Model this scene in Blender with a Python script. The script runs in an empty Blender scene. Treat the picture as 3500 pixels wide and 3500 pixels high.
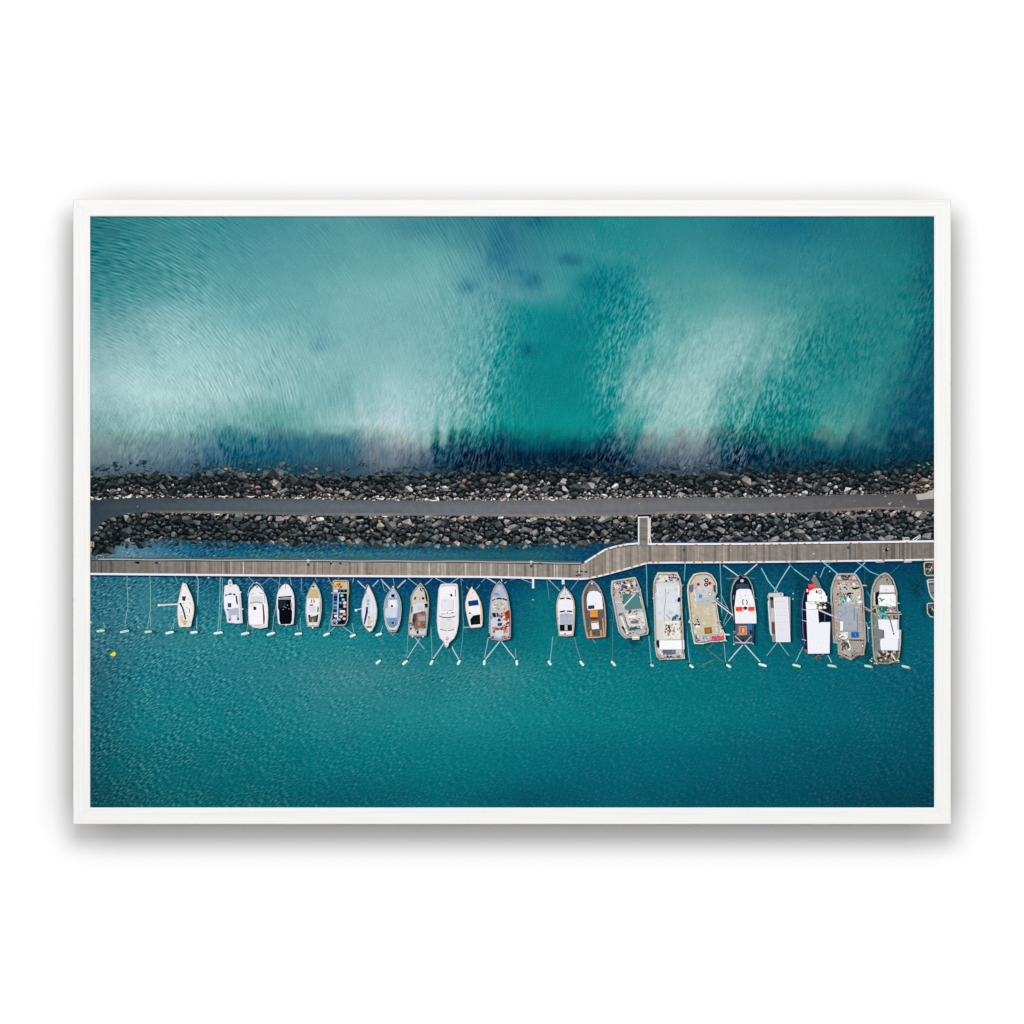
import bpy, math, random
import numpy as np
random.seed(7)
# ------------------------------------------------------------------ camera, light, exposure
scene = bpy.context.scene
C = scene.collection
S = 0.0003                       # metres per photo pixel (photo is 3500 px wide)
FRONT = 0.058                    # frame front, stood off the wall to widen its shadow
SHEET = 0.0542                   # print sheet height above the wall
CAMD = 29.0
cam_d = bpy.data.cameras.new('camera'); cam = bpy.data.objects.new('camera', cam_d); C.objects.link(cam)
cam.location = (0, -FRONT - CAMD, 0); cam.rotation_euler = (math.radians(90), 0, 0)
cam_d.sensor_width = 36; cam_d.lens = 36 * CAMD / (3500 * S); cam_d.clip_end = 200
scene.camera = cam
w = bpy.data.worlds.new('World'); scene.world = w; w.use_nodes = True
w.node_tree.nodes['Background'].inputs[0].default_value = (1, 1, 1, 1)
w.node_tree.nodes['Background'].inputs[1].default_value = 0.0
ld = bpy.data.lights.new('softbox', 'AREA'); ld.shape = 'RECTANGLE'; ld.size = 51; ld.size_y = 45; ld.energy = 13600
lo = bpy.data.objects.new('softbox', ld); C.objects.link(lo)
lo.location = (0, -30.5, 6.0); lo.rotation_euler = (math.radians(90), 0, 0)
kd = bpy.data.lights.new('added_shadow_lamp', 'AREA'); kd.shape = 'RECTANGLE'; kd.size = 1.5; kd.size_y = 1.2; kd.energy = 50  # lamp added above the view to deepen the frame's shadow on the wall
ko = bpy.data.objects.new('added_shadow_lamp', kd); C.objects.link(ko)
ko.location = (0, -3.4, 1.1); ko.rotation_euler = (math.radians(70), 0, 0)
vs = scene.view_settings
scene.display_settings.display_device = 'sRGB'
vs.view_transform = 'Standard'; vs.look = 'None'; vs.exposure = 0; vs.gamma = 1; vs.use_curve_mapping = False
KREF = 0.86                      # albedo that renders as full white under the softbox

# ------------------------------------------------------------------ helpers
def lin(c):
    return tuple(((v/255/12.92) if v <= 10.3 else ((v/255+0.055)/1.055)**2.4) * KREF for v in c)
def WX(x): return (x-1750)*S*(CAMD+FRONT-SHEET)/CAMD
def WZ(y): return (1750-y)*S*(CAMD+FRONT-SHEET)/CAMD
U = 1e-5
def nodemat(name):
    m = bpy.data.materials.new(name); m.use_nodes = True
    nt = m.node_tree; b = nt.nodes['Principled BSDF']
    b.inputs['Roughness'].default_value = 0.9
    b.inputs['Specular IOR Level'].default_value = 0.0
    return m, nt, b
def N(nt, t, **kw):
    n = nt.nodes.new(t)
    for k, v in kw.items(): setattr(n, k, v)
    return n
def M(nt, op, a, b=None, c=None):
    n = nt.nodes.new('ShaderNodeMath'); n.operation = op
    for i, v in enumerate((a, b, c)):
        if v is None: continue
        if isinstance(v, (int, float)): n.inputs[i].default_value = v
        else: nt.links.new(v, n.inputs[i])
    return n.outputs[0]
def noise(nt, u, v, detail=2.0, dist=0.0, w_=0.0, rough=.5):
    cb = nt.nodes.new('ShaderNodeCombineXYZ')
    for i, q in enumerate((u, v)):
        nt.links.new(q, cb.inputs[i])
    cb.inputs[2].default_value = w_
    n = nt.nodes.new('ShaderNodeTexNoise'); n.inputs['Scale'].default_value = 1.0
    n.inputs['Detail'].default_value = detail; n.inputs['Distortion'].default_value = dist
    n.inputs['Roughness'].default_value = rough
    nt.links.new(cb.outputs[0], n.inputs['Vector'])
    return M(nt, 'SUBTRACT', n.outputs[0], 0.5)
def pix(nt):
    tc = nt.nodes.new('ShaderNodeTexCoord'); sp = nt.nodes.new('ShaderNodeSeparateXYZ')
    nt.links.new(tc.outputs['Object'], sp.inputs[0])
    return M(nt, 'MULTIPLY_ADD', sp.outputs[0], 1/S, 1750.0), M(nt, 'MULTIPLY_ADD', sp.outputs[2], -1/S, 1750.0)
def dirn(nt, x, y, a, b, k):      # (x*a + y*b)/k
    return M(nt, 'MULTIPLY_ADD', x, a/k, M(nt, 'MULTIPLY', y, b/k))
def ink_material(name, amp, size):
    m, nt, b = nodemat(name)
    x, y = pix(nt)
    n1 = noise(nt, M(nt, 'MULTIPLY', x, 1/size), M(nt, 'MULTIPLY', y, 1/size), 2.0)
    f = M(nt, 'MULTIPLY_ADD', n1, amp, 1.0)
    at = N(nt, 'ShaderNodeAttribute', attribute_name='Col')
    vm = N(nt, 'ShaderNodeVectorMath', operation='SCALE')
    nt.links.new(at.outputs['Color'], vm.inputs[0]); nt.links.new(f, vm.inputs['Scale'])
    nt.links.new(vm.outputs[0], b.inputs['Base Color'])
    return m
INK = ink_material('printed_ink', 0.26, 6.0)
DECKINK = ink_material('printed_plank_ink', 0.7, 16.0)
ROCKINK = ink_material('printed_rock_ink', 1.1, 6.0)
ROADINK = ink_material('printed_road_ink', 0.5, 20.0)

root = bpy.data.objects.new('framed_print', None); C.objects.link(root)
root['label'] = 'white wood framed aerial photo print of a boat harbour hanging on a white wall'
root['category'] = 'framed print'
root.empty_display_size = 0.1

class Part:
    """flat inked shapes of one printed part, one mesh"""
    def __init__(s): s.v = []; s.f = []; s.c = []
    def poly(s, pts, col, h):
        i = len(s.v); y = -SHEET - h*U
        s.v += [(WX(a), y, WZ(b)) for a, b in pts]
        s.f.append(list(range(i, i+len(pts)))); s.c.append(lin(col))
    def build(s, name, parent=root, mat=INK, label=None):
        me = bpy.data.meshes.new(name); me.from_pydata(s.v, [], s.f)
        ca = me.color_attributes.new('Col', 'FLOAT_COLOR', 'CORNER')
        arr = np.ones((len(me.loops), 4), dtype=np.float32); k = 0
        for f, c in zip(s.f, s.c):
            arr[k:k+len(f), :3] = c; k += len(f)
        ca.data.foreach_set('color', arr.ravel())
        me.materials.append(mat)
        o = bpy.data.objects.new(name, me); C.objects.link(o); o.parent = parent
        if label: o['label'] = label
        return o
def smooth(p, n=4):
    q = []; L = len(p)
    for i in range(L):
        a, b, c, d = p[i-1], p[i], p[(i+1) % L], p[(i+2) % L]
        for j in range(n):
            t = j/n
            q.append(tuple(0.5*(2*b[k]+(c[k]-a[k])*t+(2*a[k]-5*b[k]+4*c[k]-d[k])*t*t+(3*b[k]-a[k]-3*c[k]+d[k])*t**3) for k in (0, 1)))
    return q
def seg(p, q, w0, w1=None):
    w1 = w0 if w1 is None else w1
    dx, dy = q[0]-p[0], q[1]-p[1]; L = math.hypot(dx, dy) or 1; nx, ny = -dy/L/2, dx/L/2
    return [(p[0]+nx*w0, p[1]+ny*w0), (q[0]+nx*w1, q[1]+ny*w1), (q[0]-nx*w1, q[1]-ny*w1), (p[0]-nx*w0, p[1]-ny*w0)]
def strip(part, pts, w0, col, h):
    L = len(pts)
    if L == 2: part.poly(seg(pts[0], pts[1], w0), col, h); return
    lf = []; rt = []
    for i in range(L):
        a = pts[max(i-1, 0)]; b = pts[min(i+1, L-1)]
        dx, dy = b[0]-a[0], b[1]-a[1]; D = math.hypot(dx, dy) or 1
        lf.append((pts[i][0]-dy/D*w0/2, pts[i][1]+dx/D*w0/2)); rt.append((pts[i][0]+dy/D*w0/2, pts[i][1]-dx/D*w0/2))
    for i in range(L-1): part.poly([lf[i], lf[i+1], rt[i+1], rt[i]], col, h)
def P(s): return [tuple(float(v) for v in q.split(',')) for q in s.split()]
def clip_poly(pts, x0=306.0, x1=3195.0):
    for side, lim in ((0, x0), (1, x1)):
        out = []
        for i in range(len(pts)):
            a, b = pts[i-1], pts[i]
            ia = a[0] >= lim if side == 0 else a[0] <= lim; ib = b[0] >= lim if side == 0 else b[0] <= lim
            if ia != ib:
                t = (lim-a[0])/(b[0]-a[0]); out.append((lim, a[1]+t*(b[1]-a[1])))
            if ib: out.append(b)
        pts = out
        if not pts: return []
    return pts

# ------------------------------------------------------------------ wall
def wall_mat():
    m, nt, b = nodemat('white_wall_paint')
    tc = N(nt, 'ShaderNodeTexCoord'); n = N(nt, 'ShaderNodeTexNoise'); n.inputs['Scale'].default_value = 60
    nt.links.new(tc.outputs['Object'], n.inputs['Vector'])
    r = N(nt, 'ShaderNodeMapRange'); r.inputs[3].default_value = 0.915; r.inputs[4].default_value = 0.925
    nt.links.new(n.outputs[0], r.inputs[0]); cb = N(nt, 'ShaderNodeCombineColor')
    for i in range(3): nt.links.new(r.outputs[0], cb.inputs[i])
    nt.links.new(cb.outputs[0], b.inputs['Base Color'])
    return m
me = bpy.data.meshes.new('wall')
W_, H_, T_ = 6.0, 4.0, 0.1
vv = [(x, y, z) for y in (0, T_) for x, z in ((-W_, -H_), (W_, -H_), (W_, H_), (-W_, H_))]
me.from_pydata(vv, [], [(0, 1, 2, 3), (7, 6, 5, 4), (0, 4, 5, 1), (1, 5, 6, 2), (2, 6, 7, 3), (3, 7, 4, 0)])
me.materials.append(wall_mat())
wo = bpy.data.objects.new('wall', me); C.objects.link(wo)
wo['kind'] = 'structure'; wo['label'] = 'plain bright white wall behind the framed print'

# ------------------------------------------------------------------ frame
def wood(name, horiz):
    m, nt, b = nodemat(name)
    b.inputs['Roughness'].default_value = 0.75
    x, y = pix(nt)
    if not horiz: x, y = y, x
    g1 = noise(nt, M(nt, 'MULTIPLY', x, 1/260), M(nt, 'MULTIPLY', y, 1/4.5), 3.0, 0.2, 1.3, .65)
    g2 = noise(nt, M(nt, 'MULTIPLY', x, 1/900), M(nt, 'MULTIPLY', y, 1/14), 2.0, 0.0, 4.1)
    s = M(nt, 'ADD', M(nt, 'MULTIPLY', g1, 0.24), M(nt, 'MULTIPLY', g2, 0.12))
    f = M(nt, 'ADD', s, 0.995); f = M(nt, 'MINIMUM', f, 1.02)
    vm = N(nt, 'ShaderNodeVectorMath', operation='SCALE'); vm.inputs[0].default_value = lin((247, 246, 244))
    nt.links.new(f, vm.inputs['Scale']); nt.links.new(vm.outputs[0], b.inputs['Base Color'])
    bp = N(nt, 'ShaderNodeBump'); bp.inputs['Strength'].default_value = 0.15; bp.inputs['Distance'].default_value = 0.0003
    nt.links.new(g1, bp.inputs['Height']); nt.links.new(bp.outputs[0], b.inputs['Normal'])
    return m
DARK, _nt, _b = nodemat('unseen_dark_back_wood')  # dark unseen backs, added to keep bounced light out of the wall shadow
_n = N(_nt, 'ShaderNodeTexNoise'); _n.inputs['Scale'].default_value = 90
_r = N(_nt, 'ShaderNodeValToRGB'); _r.color_ramp.elements[0].color = (.03, .022, .016, 1); _r.color_ramp.elements[1].color = (.06, .045, .032, 1)
_nt.links.new(_n.outputs[0], _r.inputs[0]); _nt.links.new(_r.outputs[0], _b.inputs['Base Color'])
WH, WV = wood('white_wood_grain_along', True), wood('white_wood_grain_upright', False)
XO0, XO1, YO0, YO1 = 250, 3250, 682, 2817
XI0, XI1, YI0, YI1 = 308, 3193, 739, 2760
# profile across the rail, back undercut to cut bounce: (fraction from outer to inner, height above the wall)
BACK = 0.042
prof = [(0.6, BACK), (0.03, FRONT-0.0022), (0, FRONT-0.0016), (0, FRONT-0.0008), (0.02, FRONT), (0.05, FRONT), (0.93, FRONT), (0.965, FRONT-0.0004), (1.0, FRONT-0.0004), (1.0, 0.052), (0.75, 0.0518), (0.75, BACK)]
def rail(c0, c1, i0, i1, mat):
    vs_, fs = [], []
    for (o, i) in ((c0, i0), (c1, i1)):
        for f, h in prof:
            x = o[0]+(i[0]-o[0])*f; y = o[1]+(i[1]-o[1])*f
            vs_.append(((x-1750)*S, -h, (1750-y)*S))
    n = len(prof)
    for k in range(n): fs.append((k, (k+1) % n, n+(k+1) % n, n+k))
    fs.append(tuple(range(n))[::-1]); fs.append(tuple(range(n, 2*n)))
    me = bpy.data.meshes.new('frame_rail'); me.from_pydata(vs_, [], fs)
    import bmesh
    bm = bmesh.new(); bm.from_mesh(me); bmesh.ops.recalc_face_normals(bm, faces=bm.faces); bm.to_mesh(me); bm.free()
    me.materials.append(mat); me.materials.append(DARK)
    for k in (0, 1, n-1): me.polygons[k].material_index = 1
    o = bpy.data.objects.new('frame_rail', me); C.objects.link(o); o.parent = root
co = [(XO0, YO0), (XO1, YO0), (XO1, YO1), (XO0, YO1)]; ci = [(XI0, YI0), (XI1, YI0), (XI1, YI1), (XI0, YI1)]
e = 0.15
rail((co[0][0]+e, co[0][1]), (co[1][0]-e, co[1][1]), (ci[0][0]+e, ci[0][1]), (ci[1][0]-e, ci[1][1]), WH)
rail((co[1][0], co[1][1]+e), (co[2][0], co[2][1]-e), (ci[1][0], ci[1][1]+e), (ci[2][0], ci[2][1]-e), WV)
rail((co[2][0]-e, co[2][1]), (co[3][0]+e, co[3][1]), (ci[2][0]-e, ci[2][1]), (ci[3][0]+e, ci[3][1]), WH)
rail((co[3][0], co[3][1]-e), (co[0][0], co[0][1]+e), (ci[3][0], ci[3][1]-e), (ci[0][0], ci[0][1]+e), WV)

def block(name, x0, x1, z0, z1, y0, y1):
    me = bpy.data.meshes.new(name)
    v = [(x, y, z) for x in (x0, x1) for y in (y0, y1) for z in (z0, z1)]
    me.from_pydata(v, [], [(0, 1, 3, 2), (4, 6, 7, 5), (0, 4, 5, 1), (2, 3, 7, 6), (0, 2, 6, 4), (1, 5, 7, 3)]); me.materials.append(DARK)
    o = bpy.data.objects.new(name, me); C.objects.link(o); o.parent = root
block('backing_board', -.436, .436, -.306, .306, -.0515, -.0465)
block('hanging_batten', -.35, .35, .20, .26, -.0463, -.0003)
block('hanging_batten', -.35, .35, -.26, -.20, -.0463, -.0003)

# ------------------------------------------------------------------ print sheet with the printed water
ROWS = {
 745: '310:36,118,124 600:52,138,144 900:62,142,152 1200:82,152,158 1500:56,132,142 1700:46,124,140 1850:30,120,132 2100:25,136,138 2400:35,130,140 2700:22,110,132 3000:22,118,124 3190:15,95,110',
 880: '310:40,126,132 600:70,150,154 900:78,152,162 1200:92,162,166 1500:98,168,170 1700:66,140,154 1850:50,140,150 2100:40,142,146 2400:48,142,148 2700:44,134,144 3085:24,124,128 3190:14,98,112',
 1000: '310:60,140,145 600:88,160,166 900:92,162,170 1200:112,176,178 1500:112,176,178 1700:78,150,160 1900:64,152,157 2000:34,140,145 2080:0,126,136 2150:20,134,140 2230:72,155,156 2500:78,157,158 2700:60,146,150 3085:25,125,127 3190:12,98,110',
 1100: '310:100,160,166 600:128,182,186 900:104,172,178 1200:118,178,182 1500:112,176,178 1650:84,160,164 1750:40,146,148 1850:4,134,138 1950:0,126,134 2080:10,132,138 2170:40,146,148 2300:104,172,172 2500:126,182,182 2700:84,158,158 2850:30,132,132 3085:28,128,130 3190:10,94,110',
 1200: '310:132,178,182 600:154,202,204 900:134,188,190 1200:126,182,186 1400:126,182,186 1600:100,170,175 1750:30,145,145 1900:0,128,134 2050:10,136,138 2150:60,154,154 2280:126,184,184 2450:142,192,192 2620:104,168,168 2800:22,131,131 3085:34,132,132 3190:10,90,110',
 1350: '310:150,188,192 500:174,212,213 750:164,202,202 1000:126,184,185 1200:114,174,177 1350:156,200,206 1480:140,190,192 1600:102,170,171 1750:20,141,141 1900:0,130,132 2030:4,136,138 2130:74,158,157 2250:144,191,189 2400:152,198,196 2550:90,160,160 2700:30,138,138 2900:54,147,147 3050:40,130,132 3190:12,84,106',
 1450: '310:122,166,168 500:152,197,196 800:114,172,170 1000:90,160,156 1200:150,197,195 1350:184,208,215 1480:142,190,192 1600:76,166,162 1720:10,143,141 1950:0,142,141 2050:0,138,138 2130:54,152,148 2250:142,191,187 2400:150,196,192 2500:98,166,164 2600:20,137,134 2700:8,133,130 2900:82,155,151 3050:26,110,122 3190:8,72,98',
 1495: '310:118,150,160 450:116,156,166 560:112,152,168 680:92,138,160 760:58,122,148 850:54,124,144 940:74,132,148 1050:66,124,144 1200:92,142,158 1300:140,170,184 1380:156,178,190 1450:130,170,180 1540:52,124,134 1620:10,98,114 1700:0,92,110 1850:0,118,124 1950:0,124,128 2040:0,96,112 2100:16,92,112 2170:80,126,142 2250:120,150,164 2400:126,152,166 2460:90,134,150 2500:44,104,120 2650:10,108,116 2850:70,126,134 3050:12,80,104 3190:6,56,80',
 1550: '310:106,130,146 500:100,130,152 640:92,122,150 720:54,104,138 800:22,88,122 1000:26,90,124 1100:46,100,130 1200:50,94,126 1260:92,114,142 1330:122,132,154 1430:94,112,142 1500:30,76,104 1570:4,58,88 1700:0,54,82 1900:0,46,70 2050:2,56,80 2130:40,82,110 2200:88,112,136 2300:106,120,144 2400:104,116,140 2450:70,96,126 2510:18,66,96 2700:0,64,90 2900:0,74,98 3050:2,58,84 3190:0,44,64',
 1620: '310:72,98,116 500:66,96,122 640:52,84,114 700:28,70,102 850:14,60,88 1000:18,64,90 1200:44,76,102 1300:76,92,116 1450:46,74,102 1600:0,40,64 1900:0,30,50 2100:14,44,70 2300:56,76,100 2420:44,66,92 2500:10,44,68 2800:0,42,60 3190:5,38,56',
 1870: '310:40,80,96 420:86,126,148 560:48,106,136 700:10,84,118 900:6,78,110 1200:12,80,106 1500:8,74,102 1800:4,74,98 1950:10,70,100 2100:0,60,92 3190:0,50,90',
 1895: '310:50,96,110 420:92,134,154 560:60,118,144 700:14,90,122 900:40,106,122 1200:46,108,122 1500:44,104,120 1700:26,92,104 1850:30,96,108 1950:16,80,106 2100:0,60,92 3190:0,50,90',
 1975: '310:34,98,120 500:44,112,130 650:16,94,118 900:0,78,112 1200:0,68,108 1450:0,56,98 1600:0,58,98 1700:0,60,98 1850:2,78,108 2000:0,64,100 2300:0,70,96 2600:2,84,106 2900:0,66,96 3190:0,76,100',
 2050: '310:36,106,124 500:54,124,140 650:40,122,136 900:8,92,120 1200:8,94,122 1450:2,84,114 1600:0,70,104 1720:0,80,110 1850:4,112,122 2000:0,82,110 2300:0,84,108 2600:4,92,112 2900:0,80,106 3190:0,88,112',
 2200: '310:50,108,124 600:44,128,138 900:30,130,137 1200:26,130,137 1500:14,115,126 1700:4,108,120 1900:6,120,126 2100:0,106,120 2300:0,106,118 2700:0,98,114 3000:0,94,114 3190:0,98,114',
 2300: '310:42,96,112 500:24,120,132 900:34,126,136 1200:56,132,138 1500:32,126,132 1700:48,132,137 1900:14,126,131 2200:0,120,126 2500:0,114,121 2800:0,104,119 3190:0,90,110',
 2450: '310:20,90,102 500:16,114,121 800:10,114,121 1100:30,121,127 1300:26,122,127 1600:26,126,131 1800:12,121,126 2100:0,116,121 2400:0,110,117 2700:0,100,111 3000:0,92,106 3190:0,82,98',
 2600: '310:6,82,92 500:2,100,107 800:0,103,110 1100:0,107,115 1400:0,110,116 1700:0,108,116 2000:0,97,111 2300:0,95,109 2600:0,86,101 3190:0,74,91',
 2762: '310:10,68,78 600:0,92,98 900:0,90,97 1200:0,84,98 1500:0,92,102 1800:0,77,95 2100:0,84,99 2400:0,78,94 2700:0,73,89 3190:4,58,74',
}
def build_water():
    nx, ny = 642, 450
    xs = np.linspace(306, 3195, nx); ys = np.linspace(737, 2762, ny)
    X, Y = np.meshgrid(xs, ys)
    rows = []; yk = []
    for y, s in sorted(ROWS.items()):
        kx = []; kc = []
        for q in s.split():
            a, b = q.split(':'); kx.append(float(a)); kc.append([float(v) for v in b.split(',')])
        kc = np.array(kc); gy = kc.mean(1, keepdims=True); kc = kc*(.90 if y < 1500 else .94)+gy*(.10 if y < 1500 else .06)
        if y > 2300: kc = kc*1.06
        if 1480 < y < 1700: kc = kc*np.array([1, 1, .94])+np.array([2, 2, 0])
        rr = np.stack([np.interp(xs, kx, kc[:, i]) for i in range(3)], 1)
        ker = np.exp(-np.linspace(-2, 2, 17)**2); ker /= ker.sum()
        rr = np.stack([np.convolve(np.pad(rr[:, i], 8, 'edge'), ker, 'valid') for i in range(3)], 1)
        rows.append(rr); yk.append(y)
    R = np.array(rows); yk = np.array(yk, float)
    rng = np.random.RandomState(3)
    def vnoise(X, Y, sx, sy, seed):
        r = np.random.RandomState(seed); g = r.rand(400, 400)
        a = X/sx % 390; b = Y/sy % 390; i = a.astype(int); j = b.astype(int); fa = a-i; fb = b-j
        fa = fa*fa*(3-2*fa); fb = fb*fb*(3-2*fb)
        return (g[j, i]*(1-fa)+g[j, i+1]*fa)*(1-fb)+(g[j+1, i]*(1-fa)+g[j+1, i+1]*fa)*fb - .5
    n1 = vnoise(X, Y, 60, 60, 1); n2 = vnoise(X, Y, 22, 22, 2); n3 = vnoise(X, Y, 180, 120, 5)
    near = np.exp(-((Y-1495)/45)**2)                     # ragged edge of the dark shallows
    Yw = Y + near*(n1*38 + n2*30) + (Y < 1400)*n3*60*(1-near)
    k = np.clip((X-1450)/450, -1, 1)                     # streak direction leans right of centre, the other way left of it
    us = X*.93+(Y-1200)*.37*k; vs_ = Y*.93-(X-1700)*.37*k
    st = vnoise(us+3000, vs_+3000, 16, 110, 21)+.7*vnoise(us+3000, vs_+3000, 34, 220, 22)
    Xw = X + (Y < 1600)*(n3*60 + n1*16 + st*80*np.clip((Y-900)/250, 0, 1))
    Yw = Yw + (Y < 1600)*st*20*np.clip((Y-900)/250, 0, 1)
    idx = np.clip(np.searchsorted(yk, Yw)-1, 0, len(yk)-2)
    t = np.clip((Yw-yk[idx])/(yk[idx+1]-yk[idx]), 0, 1)
    t = t*t*(3-2*t)*.5 + t*.5
    xi = np.clip((Xw-306)/(3195-306)*(nx-1), 0, nx-1.001); ii = xi.astype(int); fx = (xi-ii)[..., None]
    ra = R[idx, ii]*(1-fx)+R[idx, ii+1]*fx; rb = R[idx+1, ii]*(1-fx)+R[idx+1, ii+1]*fx
    col = ra*(1-t[..., None]) + rb*t[..., None]
    def blob(cx, cy, rx, ry, c, k, ang=0, pw=1.0, ragged=.6):
        nonlocal col
        a = math.radians(ang); dx = X-cx; dy = Y-cy
        u = (dx*math.cos(a)+dy*math.sin(a))/rx; v = (-dx*math.sin(a)+dy*math.cos(a))/ry
        d = u*u+v*v + ragged*(n2+n1)*1.6
        m = (np.exp(-np.maximum(d, 0)**pw)*k)[..., None]
        col = col*(1-m)+np.array(c)*m
    # cloud shadows and sea bed patches
    blob(1725, 800, 48, 70, (34, 104, 130), .68); blob(1710, 880, 45, 45, (38, 108, 132), .7); blob(1790, 850, 80, 90, (48, 126, 144), .25)
    blob(1825, 752, 40, 26, (20, 98, 124), .75); blob(1820, 960, 30, 32, (40, 112, 134), .85); blob(1770, 930, 30, 16, (36, 118, 142), .6)
    blob(1600, 978, 30, 24, (62, 126, 144), .8); blob(1950, 886, 38, 20, (34, 110, 132), .85); blob(1805, 1195, 30, 24, (0, 100, 116), .9, ragged=.3)
    blob(2055, 972, 66, 30, (0, 104, 122), .8); blob(1100, 1175, 40, 30, (84, 142, 162), .4); blob(1440, 780, 60, 26, (56, 128, 146), .5)
    blob(2680, 780, 120, 45, (16, 104, 128), .4); blob(2600, 900, 70, 50, (36, 122, 140), .4); blob(2660, 1410, 60, 26, (0, 112, 116), .6)
    blob(2085, 1035, 80, 80, (0, 128, 134), .8, ragged=.4)
    blob(1662, 1470, 22, 16, (14, 112, 120), .5); blob(1840, 1500, 70, 40, (0, 138, 138), .5)
    for cx in (1700, 1780, 1880, 1975, 2060): blob(cx, 1512+6*math.sin(cx), 38, 15, (0, 66, 92), .7, ragged=.3)
    blob(1905, 1580, 260, 42, (0, 30, 52), .7)
    for cx, k in ((930, .5), (1010, .5), (1130, .45), (1180, .4)): blob(cx, 1512, 50, 20, (28, 92, 122), k)
    blob(3190, 1250, 60, 300, (8, 84, 106), .15); blob(3150, 1460, 90, 110, (4, 72, 98), .5)
    for cx, cy in ((2995, 1518), (3035, 1535), (3092, 1522), (3130, 1498), (3150, 1474), (3110, 1450)): blob(cx, cy, 15, 10, (64, 120, 128), .5, ragged=.2)
    # printed shadows of boats, piles and pier on the water
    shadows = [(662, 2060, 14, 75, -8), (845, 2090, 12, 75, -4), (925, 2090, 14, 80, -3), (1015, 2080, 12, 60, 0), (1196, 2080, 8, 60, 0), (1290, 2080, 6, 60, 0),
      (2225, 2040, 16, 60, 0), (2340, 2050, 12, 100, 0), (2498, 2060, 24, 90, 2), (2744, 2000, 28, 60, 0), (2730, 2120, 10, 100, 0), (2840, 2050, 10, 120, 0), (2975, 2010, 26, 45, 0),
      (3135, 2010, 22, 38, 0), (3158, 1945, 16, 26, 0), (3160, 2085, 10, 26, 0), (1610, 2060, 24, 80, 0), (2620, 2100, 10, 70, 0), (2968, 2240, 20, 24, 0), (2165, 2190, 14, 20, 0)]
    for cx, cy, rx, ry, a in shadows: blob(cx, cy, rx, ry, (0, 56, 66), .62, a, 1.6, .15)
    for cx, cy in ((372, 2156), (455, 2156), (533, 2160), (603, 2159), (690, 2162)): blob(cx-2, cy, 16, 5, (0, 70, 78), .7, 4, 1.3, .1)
    col = np.clip(col, 0, 255)/255
    L = np.where(col <= .04045, col/12.92, ((col+.055)/1.055)**2.4)*KREF
    # ripple strengths: arcs, swell, chop, grain
    g = lambda cx, cy, rx, ry: np.exp(-(((X-cx)/rx)**2+((Y-cy)/ry)**2))
    up = 1/(1+np.exp((Y-1620)/12))
    arcs = np.clip(1.0*g(450, 950, 420, 300)+.9*g(900, 1280, 320, 180)+.55*g(1550, 930, 300, 260)+.35*g(600, 1450, 400, 120), 0, 1)*up
    arcs *= 1-.85*g(1250, 900, 170, 200); arcs *= 1-.7*g(1350, 1230, 130, 120)
    arcs = np.maximum(arcs, .22*up*np.clip((2300-X)/300, .25, 1))*np.clip(.9+1.1*vnoise(X, Y, 45, 45, 11), .3, 1.3)
    sw = 1.1*g(2130, 1180, 120, 230)+1.1*g(2090, 1440, 90, 140)+1.0*g(1560, 1430, 140, 120)+.9*g(1660, 1220, 110, 200)+.55*g(2420, 1350, 160, 200)+.6*g(2620, 1380, 130, 170)+.35*g(2780, 1200, 180, 260)+.7*g(2540, 1520, 60, 90)+.35*g(3150, 1050, 60, 150)
    sw += .45*g(600, 1480, 300, 90)+.2*g(700, 1570, 300, 50)+.3*g(2350, 1560, 500, 40)+.4*g(1500, 1560, 140, 50)
    sw *= 1-.97*g(1900, 1300, 110, 330); sw *= 1-.9*g(1930, 1440, 100, 120)
    calm = (1-.9*g(1900, 1280, 120, 330))*(1-.85*g(1930, 1440, 110, 110))
    arcs = arcs*calm
    sw = np.clip((sw+.16*np.clip((Y-850)/300, .3, 1))*calm+.5*g(1330, 1480, 130, 90), 0, 1.15)*up*np.clip(.85+.9*vnoise(X, Y, 60, 90, 12), .3, 1.2)
    dn = 1-up
    ch = np.clip(1.25-(X-306)/1500, .30, 1.1)*np.clip(1.15-(Y-2100)/1100, .3, 1.05)*dn
    ch += .30*g(1650, 2330, 450, 120)*dn
    ch *= np.clip(.85+.9*vnoise(X, Y, 50, 40, 13), .35, 1.3)
    ch *= .88
    ch *= np.where((X > 1200) & (Y < 2220) & (Y > 1900), .62, 1)
    gr = np.clip(.55+.25*up-.15*(Y > 2500), 0, 1)
    Vt = np.empty((nx*ny, 3), np.float32)
    kk = S*(CAMD+FRONT-SHEET)/CAMD
    Vt[:, 0] = ((X-1750)*kk).ravel(); Vt[:, 1] = -SHEET; Vt[:, 2] = ((1750-Y)*kk).ravel()
    q = (np.arange(ny-1)[:, None]*nx+np.arange(nx-1)[None]).ravel()
    F = np.stack([q, q+nx, q+nx+1, q+1], 1)
    me = bpy.data.meshes.new('print_sheet')
    # sheet has a real back and rim: four extra corner vertices behind the paper
    base = nx*ny; c4 = [0, nx-1, nx*ny-1, nx*(ny-1)]
    back = Vt[c4].copy(); back[:, 1] = -SHEET+0.0015
    Vt = np.concatenate([Vt, back])
    faces = F.tolist()
    top = list(range(0, nx)); right = list(range(nx-1, nx*ny, nx)); bot = list(range(nx*ny-1, nx*(ny-1)-1, -1)); left = list(range(nx*(ny-1), -1, -nx))
    for ring, (a, b) in zip((top, right, bot, left), ((0, 1), (1, 2), (2, 3), (3, 0))): faces.append(ring+[base+b, base+a])
    faces.append([base+3, base+2, base+1, base])
    me.from_pydata(Vt.tolist(), [], faces)
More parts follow.
